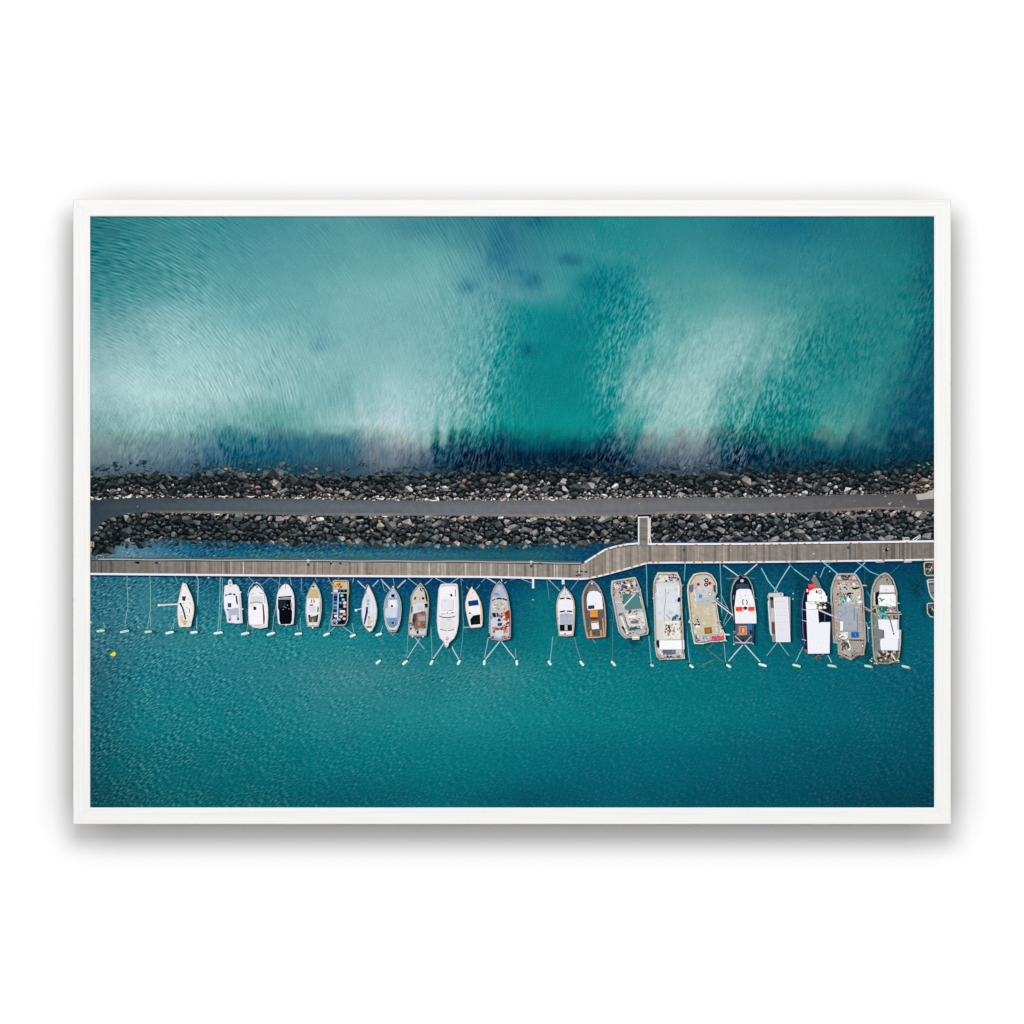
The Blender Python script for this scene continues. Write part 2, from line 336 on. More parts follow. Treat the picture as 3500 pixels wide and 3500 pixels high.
    pad = lambda A: np.concatenate([A, np.tile(np.float32([.7, .7, .7, 0]), (4, 1))])
    a1 = me.color_attributes.new('Col', 'FLOAT_COLOR', 'POINT')
    a1.data.foreach_set('color', pad(np.concatenate([L.reshape(-1, 3), np.ones((nx*ny, 1))], 1)).astype(np.float32).ravel())
    a2 = me.attributes.new('Rip', 'FLOAT_VECTOR', 'POINT')
    z4 = np.zeros((4, 3), np.float32)
    a2.data.foreach_set('vector', np.concatenate([np.stack([arcs, sw, ch], -1).reshape(-1, 3), z4]).astype(np.float32).ravel())
    a3 = me.attributes.new('Grain', 'FLOAT', 'POINT'); a3.data.foreach_set('value', np.concatenate([gr.ravel(), np.zeros(4)]).astype(np.float32))
    m, nt, b = nodemat('printed_water')
    x, y = pix(nt)
    at = N(nt, 'ShaderNodeAttribute', attribute_name='Col'); rp = N(nt, 'ShaderNodeAttribute', attribute_name='Rip'); ga = N(nt, 'ShaderNodeAttribute', attribute_name='Grain')
    sp = N(nt, 'ShaderNodeSeparateXYZ'); nt.links.new(rp.outputs['Vector'], sp.inputs[0])
    dx = M(nt, 'SUBTRACT', x, 206.0); dy = M(nt, 'SUBTRACT', y, 1566.0)
    r = M(nt, 'SQRT', M(nt, 'ADD', M(nt, 'MULTIPLY', dx, dx), M(nt, 'MULTIPLY', dy, dy)))
    th = M(nt, 'ARCTAN2', dy, dx)
    wob = noise(nt, M(nt, 'MULTIPLY', x, 1/150), M(nt, 'MULTIPLY', y, 1/150), 1.5)
    A1 = noise(nt, M(nt, 'ADD', M(nt, 'MULTIPLY', r, 1/5.0), M(nt, 'MULTIPLY', wob, 3.0)), M(nt, 'MULTIPLY', th, 16.0), .5, 0.0, 2.0)
    br = M(nt, 'MULTIPLY_ADD', noise(nt, M(nt, 'MULTIPLY', x, 1/38), M(nt, 'MULTIPLY', y, 1/38), 1.0, 0, 31.0), 1.6, .75)
    A1 = M(nt, 'ADD', A1, M(nt, 'MULTIPLY', M(nt, 'MULTIPLY', M(nt, 'SINE', M(nt, 'ADD', M(nt, 'MULTIPLY', r, 6.283/12.0), M(nt, 'MULTIPLY', wob, 15.0))), .15), br))
    A2 = noise(nt, M(nt, 'ADD', dirn(nt, x, y, .927, .375, 5.0), M(nt, 'MULTIPLY', wob, 5.0)), dirn(nt, x, y, .375, -.927, 19.0), 1.0, .15, 5.0)
    A2 = M(nt, 'ADD', M(nt, 'MULTIPLY', A2, .75), noise(nt, M(nt, 'ADD', dirn(nt, x, y, .94, .34, 8.6), M(nt, 'MULTIPLY', wob, 3.0)), dirn(nt, x, y, .34, -.94, 38.0), 1.5, .3, 8.0))
    A3 = noise(nt, M(nt, 'ADD', dirn(nt, x, y, .50, .866, 3.9), M(nt, 'MULTIPLY', wob, 2.0)), dirn(nt, x, y, .866, -.50, 14.0), .6, .0, 11.0)
    A3 = M(nt, 'ADD', A3, M(nt, 'MULTIPLY', M(nt, 'MAXIMUM', M(nt, 'SUBTRACT', A3, .08), 0.0), 1.6))
    A4 = noise(nt, M(nt, 'MULTIPLY', x, 1/5.0), M(nt, 'MULTIPLY', y, 1/5.0), 2.0, 0, 17.0, .7)
    A5 = noise(nt, M(nt, 'MULTIPLY', x, 1/110.0), M(nt, 'MULTIPLY', y, 1/80.0), 5.0, 0.6, 27.0, .62)
    s = M(nt, 'ADD', M(nt, 'MULTIPLY', M(nt, 'MULTIPLY', A4, ga.outputs['Fac']), .50), M(nt, 'MULTIPLY', A5, .26))
    s = M(nt, 'ADD', s, M(nt, 'MULTIPLY', M(nt, 'MULTIPLY', A1, sp.outputs[0]), .35))
    s = M(nt, 'ADD', s, M(nt, 'MULTIPLY', M(nt, 'MULTIPLY', A3, sp.outputs[2]), .55))
    s = M(nt, 'ADD', s, M(nt, 'MULTIPLY', M(nt, 'MULTIPLY', A2, sp.outputs[1]), .5))
    def scaled(vec, k):
        q = N(nt, 'ShaderNodeVectorMath', operation='SCALE'); q.inputs[0].default_value = vec; nt.links.new(k, q.inputs['Scale']); return q.outputs[0]
    def add(a, b_):
        q = N(nt, 'ShaderNodeVectorMath', operation='ADD'); nt.links.new(a, q.inputs[0]); nt.links.new(b_, q.inputs[1]); return q.outputs[0]
    vm = N(nt, 'ShaderNodeVectorMath', operation='SCALE'); nt.links.new(at.outputs['Color'], vm.inputs[0])
    nt.links.new(M(nt, 'ADD', s, 1.0), vm.inputs['Scale'])
    t1 = scaled((.19, .19, .18), M(nt, 'MULTIPLY', A1, sp.outputs[0]))
    t2 = scaled((.34, .33, .30), M(nt, 'MAXIMUM', M(nt, 'MULTIPLY', A2, sp.outputs[1]), -.11))
    vm.inputs['Scale'].default_value = 1
    t3 = scaled((.21, .25, .25), M(nt, 'MULTIPLY', A3, sp.outputs[2]))
    t4 = scaled((.05, .03, .03), M(nt, 'MULTIPLY', A4, ga.outputs['Fac']))
    class va: outputs = [add(add(add(vm.outputs[0], t1), add(t2, t3)), t4)]
    vx_ = N(nt, 'ShaderNodeVectorMath', operation='MAXIMUM'); nt.links.new(va.outputs[0], vx_.inputs[0]); vx_.inputs[1].default_value = (0.0, 0.002, 0.004)
    nt.links.new(vx_.outputs[0], b.inputs['Base Color'])
    me.materials.append(m)
    o = bpy.data.objects.new('print_sheet', me); C.objects.link(o); o.parent = root
    o['label'] = 'glossless print sheet showing rippled turquoise harbour water seen from above'
build_water()

# ------------------------------------------------------------------ printed rocks, road
def curve(s):
    k = [q.split(':') for q in s.split()]; xs = [float(a) for a, _ in k]; ys = [float(b) for _, b in k]
    return lambda x: float(np.interp(x, xs, ys))
road_top = curve('300:1709 380:1704 450:1701 750:1702 1000:1703 1200:1709 1500:1711 1700:1710 1900:1708 2100:1703 2300:1700 2500:1700 2700:1697 2900:1690 3050:1688 3130:1686 3195:1684')
road_bot = curve('300:1850 322:1825 335:1800 360:1778 400:1763 480:1751 600:1754 750:1755 1000:1761 1200:1763 1500:1762 1700:1765 1900:1766 2100:1763 2300:1756 2500:1757 2700:1753 2900:1746 3000:1740 3100:1743 3195:1749')
top_edge = curve('300:1622 350:1618 450:1600 560:1606 620:1622 680:1602 800:1604 1000:1612 1200:1614 1290:1612 1400:1612 1600:1600 1900:1596 2100:1606 2300:1606 2500:1604 2700:1600 2900:1600 3100:1598 3195:1585')
bot_edge = curve('300:1895 330:1900 385:1896 400:1860 470:1862 560:1850 640:1858 800:1858 1000:1860 1200:1860 1500:1868 1750:1868 2000:1862 2100:1858 2175:1852 2190:1858 3195:1848')
def mixc(a, b, t): return tuple(a[i]*(1-t)+b[i]*t for i in range(3))
def rockpoly(cx, cy, r, rnd):
    n = rnd.choice((4, 5, 5, 6, 6, 7)); a0 = rnd.random()*6.28; rot = rnd.uniform(-.7, .7); ax = rnd.uniform(.95, 1.5); ay = rnd.uniform(.68, 1.0)
    pts = []
    for i in range(n):
        a = a0+(i+rnd.uniform(-.34, .34))*6.2832/n; q = r*rnd.uniform(.82, 1.2)
        px, py = q*math.cos(a)*ax, q*math.sin(a)*ay
        pts.append((cx+px*math.cos(rot)-py*math.sin(rot), cy+px*math.sin(rot)+py*math.cos(rot)))
    return pts
def scatter(inside, x0, x1, y0, y1, radii, rnd, pack=.88):
    cell = {}; out = []
    for r, tries in radii:
        for _ in range(tries):
            x = rnd.uniform(x0, x1); y = rnd.uniform(y0, y1)
            if not inside(x, y, r): continue
            rr = r*rnd.uniform(.8, 1.2); i, j = int(x//20), int(y//20); ok = True
            for a in (-2, -1, 0, 1, 2):
                for b in (-2, -1, 0, 1, 2):
                    for (u, v, q) in cell.get((i+a, j+b), ()):
                        if (u-x)**2+(v-y)**2 < ((q+rr)*pack)**2: ok = False; break
                    if not ok: break
                if not ok: break
            if ok: cell.setdefault((i, j), []).append((x, y, rr)); out.append((x, y, rr))
    return out
def rock_band(name, label, ytop, ybot, mode):
    rnd = random.Random(11 if mode == 'sea' else 23)
    p = Part()
    xs = list(range(306, 3190, 9))+[3195.0]
    rag = [rnd.uniform(-1, 1) for _ in range(400)]
    def wob(x, k): i = x/14 % 390; a = int(i); f = i-a; return (rag[a]*(1-f)+rag[a+1]*f)*k
    for i in range(len(xs)-1):
        a, b = xs[i], xs[i+1]
        if mode == 'sea': ta, tb, ba, bb = ytop(a)+16+wob(a, 8), ytop(b)+16+wob(b, 8), ybot(a)+3, ybot(b)+3
        else: ta, tb, ba, bb = ytop(a)-4, ytop(b)-4, min(ybot(a)-8+wob(a, 6), 1899), min(ybot(b)-8+wob(b, 6), 1899)
        if ba-ta < 2: continue
        p.poly([(a, ta), (b, tb), (b, bb), (a, ba)], (10, 20, 24) if mode == 'sea' else (9, 18, 23), 2)
    if mode == 'sea':
        inside = lambda x, y, r: ytop(x)-20+wob(x+700, 10) < y < ybot(x)-r*.45 and (r < 10 or y < ybot(x)-34 or rnd.random() < .2)
        radii = [(14.5, 350), (11, 2000), (8.3, 9000), (6, 26000), (4.2, 40000), (3, 24000)]
        R_ = scatter(inside, 306, 3194, 1570, 1712, radii, rnd)
    else:
        inside = lambda x, y, r: ytop(x)+r*.4 < y < ybot(x)+3+wob(x+300, 9)*(x < 2175) and (x < 2175 or x > 2224) and x > 318
        radii = [(15, 500), (11.8, 3800), (8.6, 9000), (6.3, 26000), (4.2, 40000), (3, 24000)]
        R_ = scatter(inside, 306, 3194, 1735, 1905, radii, rnd, .90)
    for x, y, r in R_:
        pts = clip_poly(rockpoly(x, y, r, rnd))
        if len(pts) < 3: continue
        u = rnd.random()
        if mode == 'sea' and y < ytop(x)+18 and rnd.random() < .45: continue
        if mode == 'sea':
            t = (y-ytop(x))/(ybot(x)-ytop(x)); cen = math.exp(-((x-1850)/900)**2)
            pl = max(0, min(1, (t-.28)*1.5))*(.42+.45*cen)
            if u < pl*.55: c = rnd.choice([(158, 152, 148), (136, 132, 130), (176, 168, 162), (124, 121, 119), (148, 134, 126)])
            elif u < pl*1.1: c = rnd.choice([(104, 100, 97), (88, 87, 86), (112, 98, 90), (96, 98, 100)])
            elif rnd.random() < .012: c = (150, 112, 80)
            else: c = rnd.choice([(44, 52, 54), (56, 63, 64), (36, 45, 48), (66, 68, 66), (50, 54, 52)])
            if x > 3110 and t > .3: c = mixc(c, (168, 130, 110), .5)
            if t < .22:
                wt = min(.86, (0.22-t)/.25*.75); wat = mixc((46, 74, 92), (6, 42, 62), min(1, max(0, 1-abs(x-600)/1800)) if x > 1480 else 0)
                if 1480 < x < 2150 or x > 2480: wat = (6, 42, 66)
                c = mixc(mixc(c, (100, 98, 92), .3+.3*rnd.random()), wat, min(.93, wt+.24*rnd.random()))
        else:
            t = (y-ytop(x))/(ybot(x)-ytop(x)); cen = max(0, min(1, (x-900)/600))*(1 if x < 2300 else .8)
            c = rnd.choice([(52, 62, 67), (64, 72, 76), (42, 52, 57), (76, 80, 82), (58, 62, 62)])
            if u < .20+.22*cen: c = rnd.choice([(104, 102, 100), (92, 94, 96), (116, 110, 106), (128, 120, 116)])
            if t < .16 and u < .55: c = rnd.choice([(138, 130, 122), (120, 116, 112), (146, 128, 114), (156, 150, 144)])
            if t > .84 and x < 2175 and u < .5: c = rnd.choice([(122, 112, 104), (104, 100, 90), (84, 92, 96), (140, 130, 122)])
            if x < 420 and t > .5: c = mixc(c, (14, 26, 30), .6)
            if t > 1: c = mixc(c, (6, 66, 92), .4)
            if x < 900: c = mixc(c, (36, 48, 52), .3)
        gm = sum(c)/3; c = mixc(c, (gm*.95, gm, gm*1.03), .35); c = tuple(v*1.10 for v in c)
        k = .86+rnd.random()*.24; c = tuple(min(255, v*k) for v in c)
        h = 3+rnd.random()*14
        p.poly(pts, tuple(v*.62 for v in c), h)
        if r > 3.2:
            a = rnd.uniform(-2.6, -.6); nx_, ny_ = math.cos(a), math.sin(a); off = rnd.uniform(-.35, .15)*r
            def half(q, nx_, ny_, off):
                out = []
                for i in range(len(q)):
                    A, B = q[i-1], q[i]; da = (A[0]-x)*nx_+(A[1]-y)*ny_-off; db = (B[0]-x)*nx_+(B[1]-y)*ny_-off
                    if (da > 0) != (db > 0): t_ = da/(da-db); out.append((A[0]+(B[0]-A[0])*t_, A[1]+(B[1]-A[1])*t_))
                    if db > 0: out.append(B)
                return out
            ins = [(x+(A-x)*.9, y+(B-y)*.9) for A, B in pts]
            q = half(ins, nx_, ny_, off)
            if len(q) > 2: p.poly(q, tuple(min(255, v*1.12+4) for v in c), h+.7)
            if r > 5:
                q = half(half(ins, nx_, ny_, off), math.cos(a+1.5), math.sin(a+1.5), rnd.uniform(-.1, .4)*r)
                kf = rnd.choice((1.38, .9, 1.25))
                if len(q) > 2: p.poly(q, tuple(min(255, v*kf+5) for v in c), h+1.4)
    o = p.build(name, mat=ROCKINK, label=label); o['kind'] = 'stuff'
rock_band('rock_armour', 'printed band of boulders between the open sea and the road', top_edge, road_top, 'sea')
rock_band('rock_armour', 'printed band of dark boulders between the road and the boardwalk', road_bot, bot_edge, 'harbour')

rd = Part(); xs = list(range(306, 3190, 12))+[3195.0]
for i in range(len(xs)-1):
    a, b = xs[i], xs[i+1]; m = (a+b)/2
    c = tuple(float(np.interp(m, [306, 420, 700, 1100, 1600, 2000, 2400, 2800, 3194], k)) for k in
        ([48, 60, 76, 92, 106, 112, 106, 98, 88], [64, 72, 86, 99, 109, 112, 108, 98, 86], [72, 80, 94, 106, 116, 116, 112, 100, 86]))
    ta, tb, ba, bb = road_top(a), road_top(b), road_bot(a), road_bot(b)
    n = 6
    for j in range(n):
        f0, f1 = j/n, (j+1)/n; k = [.93, .99, 1.02, 1.02, 1.0, 1.03][j]
        cc = tuple(v*k for v in c)
        if j == n-1 and m > 500: cc = mixc(cc, (140, 130, 122), .35+.25*math.sin(m/90))
        rd.poly([(a, ta+(ba-ta)*f0), (b, tb+(bb-tb)*f0), (b, tb+(bb-tb)*f1), (a, ta+(ba-ta)*f1)], cc, 20)
rd.poly(P('3130,1690 3160,1686 3180,1678 3195,1672 3195,1704 3165,1706 3136,1710'), (178, 178, 172), 21)
for x, y, r in ((3026, 1696, 3.5), (3040, 1722, 5), (3046, 1718, 3), (3090, 1732, 5), (3080, 1714, 2.5), (3138, 1722, 3), (470, 1731, 2.5), (2185, 1721, 3), (2470, 1720, 2), (2920, 1712, 2)):
    rd.poly([(x-r, y), (x, y-r), (x+r, y), (x, y+r)], (164, 164, 162), 22)
rd.build('road', mat=ROADINK, label='printed narrow grey asphalt road running along the breakwater')
pb = Part(); rnd = random.Random(5)
for i in range(430):
    top = rnd.random() < .62
    x = rnd.uniform(312, 3120); y = (road_top(x)-rnd.uniform(-1, 6)) if top else (road_bot(x)+rnd.uniform(-3, 5))
    if not top and (x < 420 or 2175 < x < 2225): continue
    r = rnd.uniform(1.6, 3.8)
    c = rnd.choice([(216, 208, 194), (190, 180, 166), (240, 236, 228), (160, 150, 140), (186, 150, 126)]) if top else rnd.choice([(150, 138, 126), (128, 120, 112), (176, 164, 150), (164, 128, 100)])
    if x > 2300: c = mixc(c, (96, 98, 98), .45)
    pts = rockpoly(x, y, r, rnd); pb.poly(clip_poly(pts), c, 22+rnd.random()*4)
for x, y, rx in ((337, 1704, 12), (438, 1698, 11), (763, 1696, 13), (857, 1696, 15), (1018, 1701, 8), (1036, 1698, 6), (1300, 1703, 17), (1480, 1709, 17), (742, 1756, 10), (1316, 1764, 11), (1888, 1708, 9), (400, 1701, 7), (510, 1694, 7), (555, 1695, 7), (2495, 1757, 9), (1066, 1765, 4)):
    pb.poly(clip_poly(smooth([(x-rx, y-2), (x-rx*.4, y+3), (x+rx*.5, y+3.5), (x+rx, y-2.5), (x+rx*.5, y), (x-rx*.5, y)])), (244, 240, 232), 27)
for x, y, c in ((3140, 1590, (150, 165, 60)), (3158, 1597, (96, 120, 40)), (3175, 1588, (170, 160, 60)), (3185, 1598, (60, 92, 40)), (3170, 1583, (110, 130, 50)), (885, 1605, (190, 150, 70)), (1081, 1602, (214, 170, 40)), (772, 1602, (204, 150, 70)), (850, 1620, (196, 140, 60)), (310, 1628, (180, 150, 60)), (499, 1676, (176, 146, 80)), (778, 1761, (190, 140, 70)), (1297, 1781, (200, 160, 40)), (2233, 1825, (150, 140, 50)), (862, 1660, (190, 150, 100)), (878, 1664, (176, 142, 100))):
    pb.poly(clip_poly(rockpoly(x, y, 4.4, rnd)), c, 28)
strip(pb, P('3130,1808 3160,1803 3195,1796'), 2.5, (120, 116, 110), 30)
pb.build('roadside_stones', label='printed pale stones and tufts scattered along the road edges')['kind'] = 'stuff'

# ------------------------------------------------------------------ printed boardwalk
ptop = curve('300:1914 1000:1918 1650:1922 1985:1928 2004:1924 2070:1884 2110:1873 2145:1867 2185:1863 2550:1862 3195:1853')
pbot = curve('300:1960 1000:1966 1650:1970 1985:1977 2005:1976 2050:1967 2130:1946 2213:1922 2550:1920 2950:1915 3195:1911')
bw = Part(); rnd = random.Random(9); x = 306.0
base = lambda x: tuple(float(np.interp(x, [306, 420, 700, 1200, 2000, 2500, 3190], k)) for k in ([96, 116, 140, 152, 148, 144, 122], [96, 112, 131, 141, 139, 136, 117], [92, 104, 120, 130, 131, 129, 112]))
while x < 3195:
    wd = rnd.choice((3, 4, 5, 5, 7, 9)); x2 = min(3195.0, x+wd); c = base(x); u = rnd.random()
    k = .80 if u < .10 else 1.17 if u > .93 else rnd.uniform(.92, 1.07)
    bw.poly([(x, ptop(x)), (x2, ptop(x2)), (x2, pbot(x2)), (x, pbot(x))], tuple(min(255, v*k) for v in c), 32); x = x2
for x in (832, 1468, 1521, 1592, 1642, 1738, 1895, 1904, 1980): bw.poly([(x-1.5, ptop(x)), (x+1.5, ptop(x)), (x+1.5, pbot(x)), (x-1.5, pbot(x))], (206, 200, 190), 33)
y = 1768
while y < 1866:
    bw.poly([(2185, y), (2214, y), (2214, y+3), (2185, y+3)], mixc((106, 104, 101), (134, 132, 128), rnd.random()), 33+(y//3 % 2)); y += 3
o = bw.build('boardwalk', mat=DECKINK, label='printed long plank boardwalk that jogs upward beside the gangway')
sh = Part()
strip(sh, [(x, ptop(x)-7.5) for x in range(306, 1990, 20)], 5, (84, 90, 92), 34)
strip(sh, [(x, pbot(x)+4) for x in range(306, 3195, 12)], 13, (0, 44, 84), 31)
strip(sh, [(x, ptop(x)-4) for x in range(2226, 3195, 12)], 11, (8, 26, 70), 31)
sh.build('boardwalk_edge', parent=o)
def rail_line(pts, w0, col, h, parent=o, name='handrail', spots=()):
    q = Part(); strip(q, pts, w0, col, h)
    for i, (a, b) in enumerate(spots): q.poly([(a-4, b-2), (a+4, b-2.4), (a+3.5, b+1.6), (a-3.5, b+2)], (206, 138, 80) if i % 3 else (196, 92, 50), h+1)
    q.build(name, parent=parent)
rail_line([(x, ptop(x)-2.5+.8*math.sin(x/37)) for x in range(335, 1990, 14)], 3.2, (176, 186, 188), 36)
rail_line([(x, ptop(x)+1.6) for x in range(306, 1990, 14)], 2.4, (40, 48, 52), 37)
rail_line([(x, pbot(x)+1.5) for x in range(306, 2000, 14)]+[(2003, 1977)], 7.0, (238, 236, 244), 38)
r2 = random.Random(4)
rail_line(P('1998,1923 2020,1909 2068,1879 2100,1869 2145,1860 2184,1857'), 6.5, (238, 234, 230), 38, spots=[(2080, 1876), (2040, 1897), (2130, 1864), (2112, 1868)])
bx = [2016, 2040, 2062, 2085, 2104, 2125, 2160, 2185, 2212, 2232, 2250, 2340, 2372, 2400, 2440, 2468, 2560, 2584, 2610, 2688, 2712, 2805, 2860, 2950, 3020, 3155, 3090]
rail_line([(x, pbot(x)+1.5) for x in range(2000, 3190, 10)]+[(3195, 1912.5)], 6.0, (238, 234, 232), 39, spots=[(x, pbot(x)+1) for x in bx])
rail_line([(x, ptop(x)-3.2) for x in range(2216, 3190, 12)]+[(3195, 1849.6)], 7.0, (240, 238, 242), 39, spots=[(x, ptop(x)-1) for x in (2245, 2268, 2380, 2470, 2495, 2562, 2584, 2610, 2636, 2664, 2702, 2727, 2750, 2775, 2800, 2908, 2937, 3100)])
rail_line([(x, ptop(x)+1.6) for x in range(2216, 3190, 12)]+[(3195, 1854)], 2.0, (52, 60, 64), 36)
g = Part(); 
strip(g, P('2183,1768 2183,1862'), 5, (236, 234, 232), 40); strip(g, P('2181,1768 2217,1767'), 4, (236, 234, 232), 41)
strip(g, P('2216,1770 2216,1862'), 5, (238, 228, 218), 42); strip(g, P('2222,1770 2221,1836 2225,1858'), 4.5, (226, 232, 238), 43)
for y in (1778, 1790, 1806, 1815, 1830, 1850): g.poly([(2212, y-5), (2215, y-5), (2215, y+5), (2212, y+5)], (210, 146, 90), 44)
g.build('gangway_rail', parent=o)
def slab(name, pts, col, h, w0=None):
    q = Part()
    if w0: strip(q, pts, w0, col, h)
    else: q.poly(pts, col, h)
    return q.build(name, parent=o)
slab('finger_jetty', P('1822,1974 1822,2011'), (232, 234, 236), 40, 7.5)
slab('finger_jetty', P('1924,1976 1925,1997'), (228, 230, 230), 40, 9)
for a, b in ((2700, 2722), (2820, 2848), (2993, 3022), (3090, 3116)): slab('boarding_platform', [(a, 1917), (b, 1916), (b, 1922), (a, 1923)], (190, 192, 192), 42)
for s_ in ('3118,1846 3140,1832 3144,1828 3146,1834 3128,1848', '3086,1846 3087,1839 3107,1838 3108,1846'):
    q = Part(); pp = P(s_); strip(q, pp+[pp[0]], 3.2, (222, 222, 222), 42); q.build('ladder', parent=o)
q = Part(); strip(q, P('330,1910 331,1899 352,1898 353,1909'), 2.5, (164, 172, 176), 42); q.build('ladder', parent=o)
for x, y, c in ((404, 1934, (178, 96, 80)), (2498, 1881, (230, 230, 232)), (2582, 1880, (190, 190, 190)), (2781, 1892, (236, 236, 238))):
    q = Part(); q.poly([(x-2.5, y), (x, y-2.5), (x+2.5, y), (x, y+2.5)], c, 44); q.build('deck_mark', parent=o)
for x, y in ((1054, 1930), (1816, 1935), (2338, 1880), (2900, 1872)):     # lamp posts seen from above
    q = Part()
    q.poly(smooth([(x-5.5, y), (x, y-5.5), (x+5.5, y), (x, y+5.5)]), (22, 82, 88), 46)
    lamp = q.build('street_lamp')
    if x < 2000: 
        q = Part(); strip(q, [(x-1, y-6), (x-1, y-19)], 3, (208, 214, 216), 45); q.poly([(x-6, y-17), (x+6, y-17), (x+5, y-12), (x-5, y-12)], (204, 212, 220), 46); q.build('lamp_bracket', parent=lamp)

# ------------------------------------------------------------------ printed people on the boardwalk
def person(x, y, cols, ang, label, s=1.0):
    q = Part(); a = math.radians(ang); f = lambda u, v: (x+(u*math.cos(a)-v*math.sin(a))*s, y+(u*math.sin(a)+v*math.cos(a))*s)
    q.poly([f(*k) for k in smooth([(-7, -2), (0, -4.5), (7, -2), (7, 2.5), (0, 4.5), (-7, 2.5)])], cols[0], 50)
    q.poly([f(*k) for k in ((-12, -1.5), (-6, -2), (-6, 1.5), (-12, 1))], cols[1], 51)
    q.poly([f(*k) for k in smooth([(4, -2.4), (7, 0), (4, 2.4), (1.5, 0)])], cols[2], 52)
    q.build('person', label=label)
person(470, 1923, ((16, 20, 30), (24, 28, 36), (30, 24, 26)), 2, 'printed person in black clothes near the left end of the boardwalk', .95)
person(536, 1924, ((26, 52, 96), (190, 190, 196), (34, 50, 84)), 178, 'printed person in blue and pale grey on the left part of the boardwalk', .95)
person(1132, 1924, ((24, 50, 88), (40, 60, 96), (206, 200, 196)), -80, 'printed person in blue standing by the upper rail right of the tan decked boat', .8)
person(1166, 1926, ((30, 48, 80), (40, 50, 70), (200, 190, 196)), 5, 'printed person in dark blue lying along the upper rail above the blue crate barge', .8)
person(1264, 1961, ((22, 40, 64), (30, 46, 70), (30, 36, 50)), 0, 'printed person in dark blue at the lower rail above the light blue boat', .4)
person(1848, 1926, ((22, 34, 50), (40, 52, 66), (30, 34, 40)), 20, 'printed person in black beside the dark post above the two finger jetties', .6)
person(1975, 1953, ((24, 18, 22), (40, 40, 44), (214, 196, 182)), -30, 'printed person in black, left one of the three beside the bend', .6)
person(1988, 1953, ((70, 40, 40), (60, 50, 50), (60, 30, 34)), 10, 'printed person in maroon, middle one of the three beside the bend', .6)
person(2003, 1955, ((16, 16, 24), (40, 40, 46), (20, 18, 22)), 10, 'printed person in black, right one of the three beside the bend', .6)
person(3031, 1879, ((14, 32, 44), (170, 180, 186), (224, 180, 170)), -28, 'printed person in dark clothes bending near the right end of the boardwalk', 1.2)
for pts in ('1966,1966 1976,1962 1990,1964 1980,1970 1968,1970',):
    q = Part(); q.poly(P(pts), (58, 76, 84), 47); q.build('bag', label='printed dark bag on the planks beside the bend')

# ------------------------------------------------------------------ printed mooring lines and piles
ROPES = random.Random(77)
def rope(s, w0=2.2, c=(150, 190, 196), h=56, name='mooring_rope'):
    a = P(s); pts = []
    for i in range(len(a)-1):                            # slightly slack and uneven line, dipping under water here and there
        n = max(2, int(math.hypot(a[i+1][0]-a[i][0], a[i+1][1]-a[i][1])/14))
        for j in range(n):
            t = j/n; pts.append((a[i][0]+(a[i+1][0]-a[i][0])*t+(ROPES.uniform(-.7, .7) if j else 0), a[i][1]+(a[i+1][1]-a[i][1])*t))
    pts.append(a[-1]); q = Part(); n = len(pts)
    for i in range(n-1):
        k = .5+.5*math.sin(i*1.3+pts[0][0]); cc = mixc(c, (24, 104, 120), (.14*k) if w0 < 3.5 else .10*k)
        q.poly(seg(pts[i], pts[i+1], w0*.95), cc, h+ROPES.random()*.5)
    q.build(name)
pale = (146, 200, 194)
for s_ in ('434,1968 434,2000 437,2040 437,2075 432,2100 427,2145', '512,1968 514,2010 515,2060 512,2100 504,2145', '515,2110 514,2145', '592,2130 585,2150', '598,2110 592,2150', '353,2125 358,2145'):
    rope(s_, 2.0, pale)
rope('672,1968 677,1980 676,2040 673,2100 672,2150', 3, (150, 196, 200)); rope('598,1968 608,1995', 1.6, pale); rope('622,2010 600,2030 560,2058', 1.5, pale)
rope('753,1972 752,2000 751,2060 748,2120 744,2160', 3, (126, 192, 200)); rope('760,1975 759,2060 754,2120 752,2160', 2, pale); rope('764,2050 751,2068', 2, pale)
rope('848,2120 843,2160', 1.8, pale); rope('850,1972 868,1992', 1.8); rope('925,1975 893,1999', 1.5)
rope('957,1972 952,2010 946,2060 935,2110 930,2160', 2.0); rope('990,1972 996,2000', 2.0); rope('1007,2085 1013,2120 1017,2155', 2.0); rope('1030,1975 1030,2020', 1.6, pale); rope('925,1975 962,2000', 1.4)
rope('1027,2110 1026,2155', 1.6, pale); rope('1077,1975 1085,1990', 1.4)
rope('1121,1973 1137,2004', 2.0); rope('1209,1975 1205,1990 1193,2008', 2.4); rope('1152,1978 1160,1975', 1.4); rope('1135,2100 1123,2155', 1.8); rope('1144,2144 1125,2160', 2.6, (176, 206, 212)); rope('1170,2140 1205,2166', 2.6, (176, 206, 212)); rope('1203,2130 1209,2160', 2, pale)
rope('1222,1985 1250,2012', 4, (196, 206, 214)); rope('1294,1983 1270,2008', 3.6, (190, 204, 212)); rope('1302,1980 1334,2015', 4.4, (196, 206, 216)); rope('1387,1982 1352,2015', 4.4, (196, 206, 216)); rope('1304,1982 1314,2018 1322,2022', 1.5, pale); rope('1343,1976 1348,2004', 1.5, pale)
rope('1308,2138 1300,2165', 2.2); rope('1327,2155 1343,2172 1353,2155', 1.8); rope('1238,2140 1228,2150', 1.6)
rope('1394,1975 1405,1984 1426,2000', 3.0); rope('1478,1976 1466,1988 1448,2002', 3.0); rope('1488,1976 1524,1994', 3.0); rope('1570,1974 1540,1993', 3.0); rope('1574,1975 1582,1985', 2)
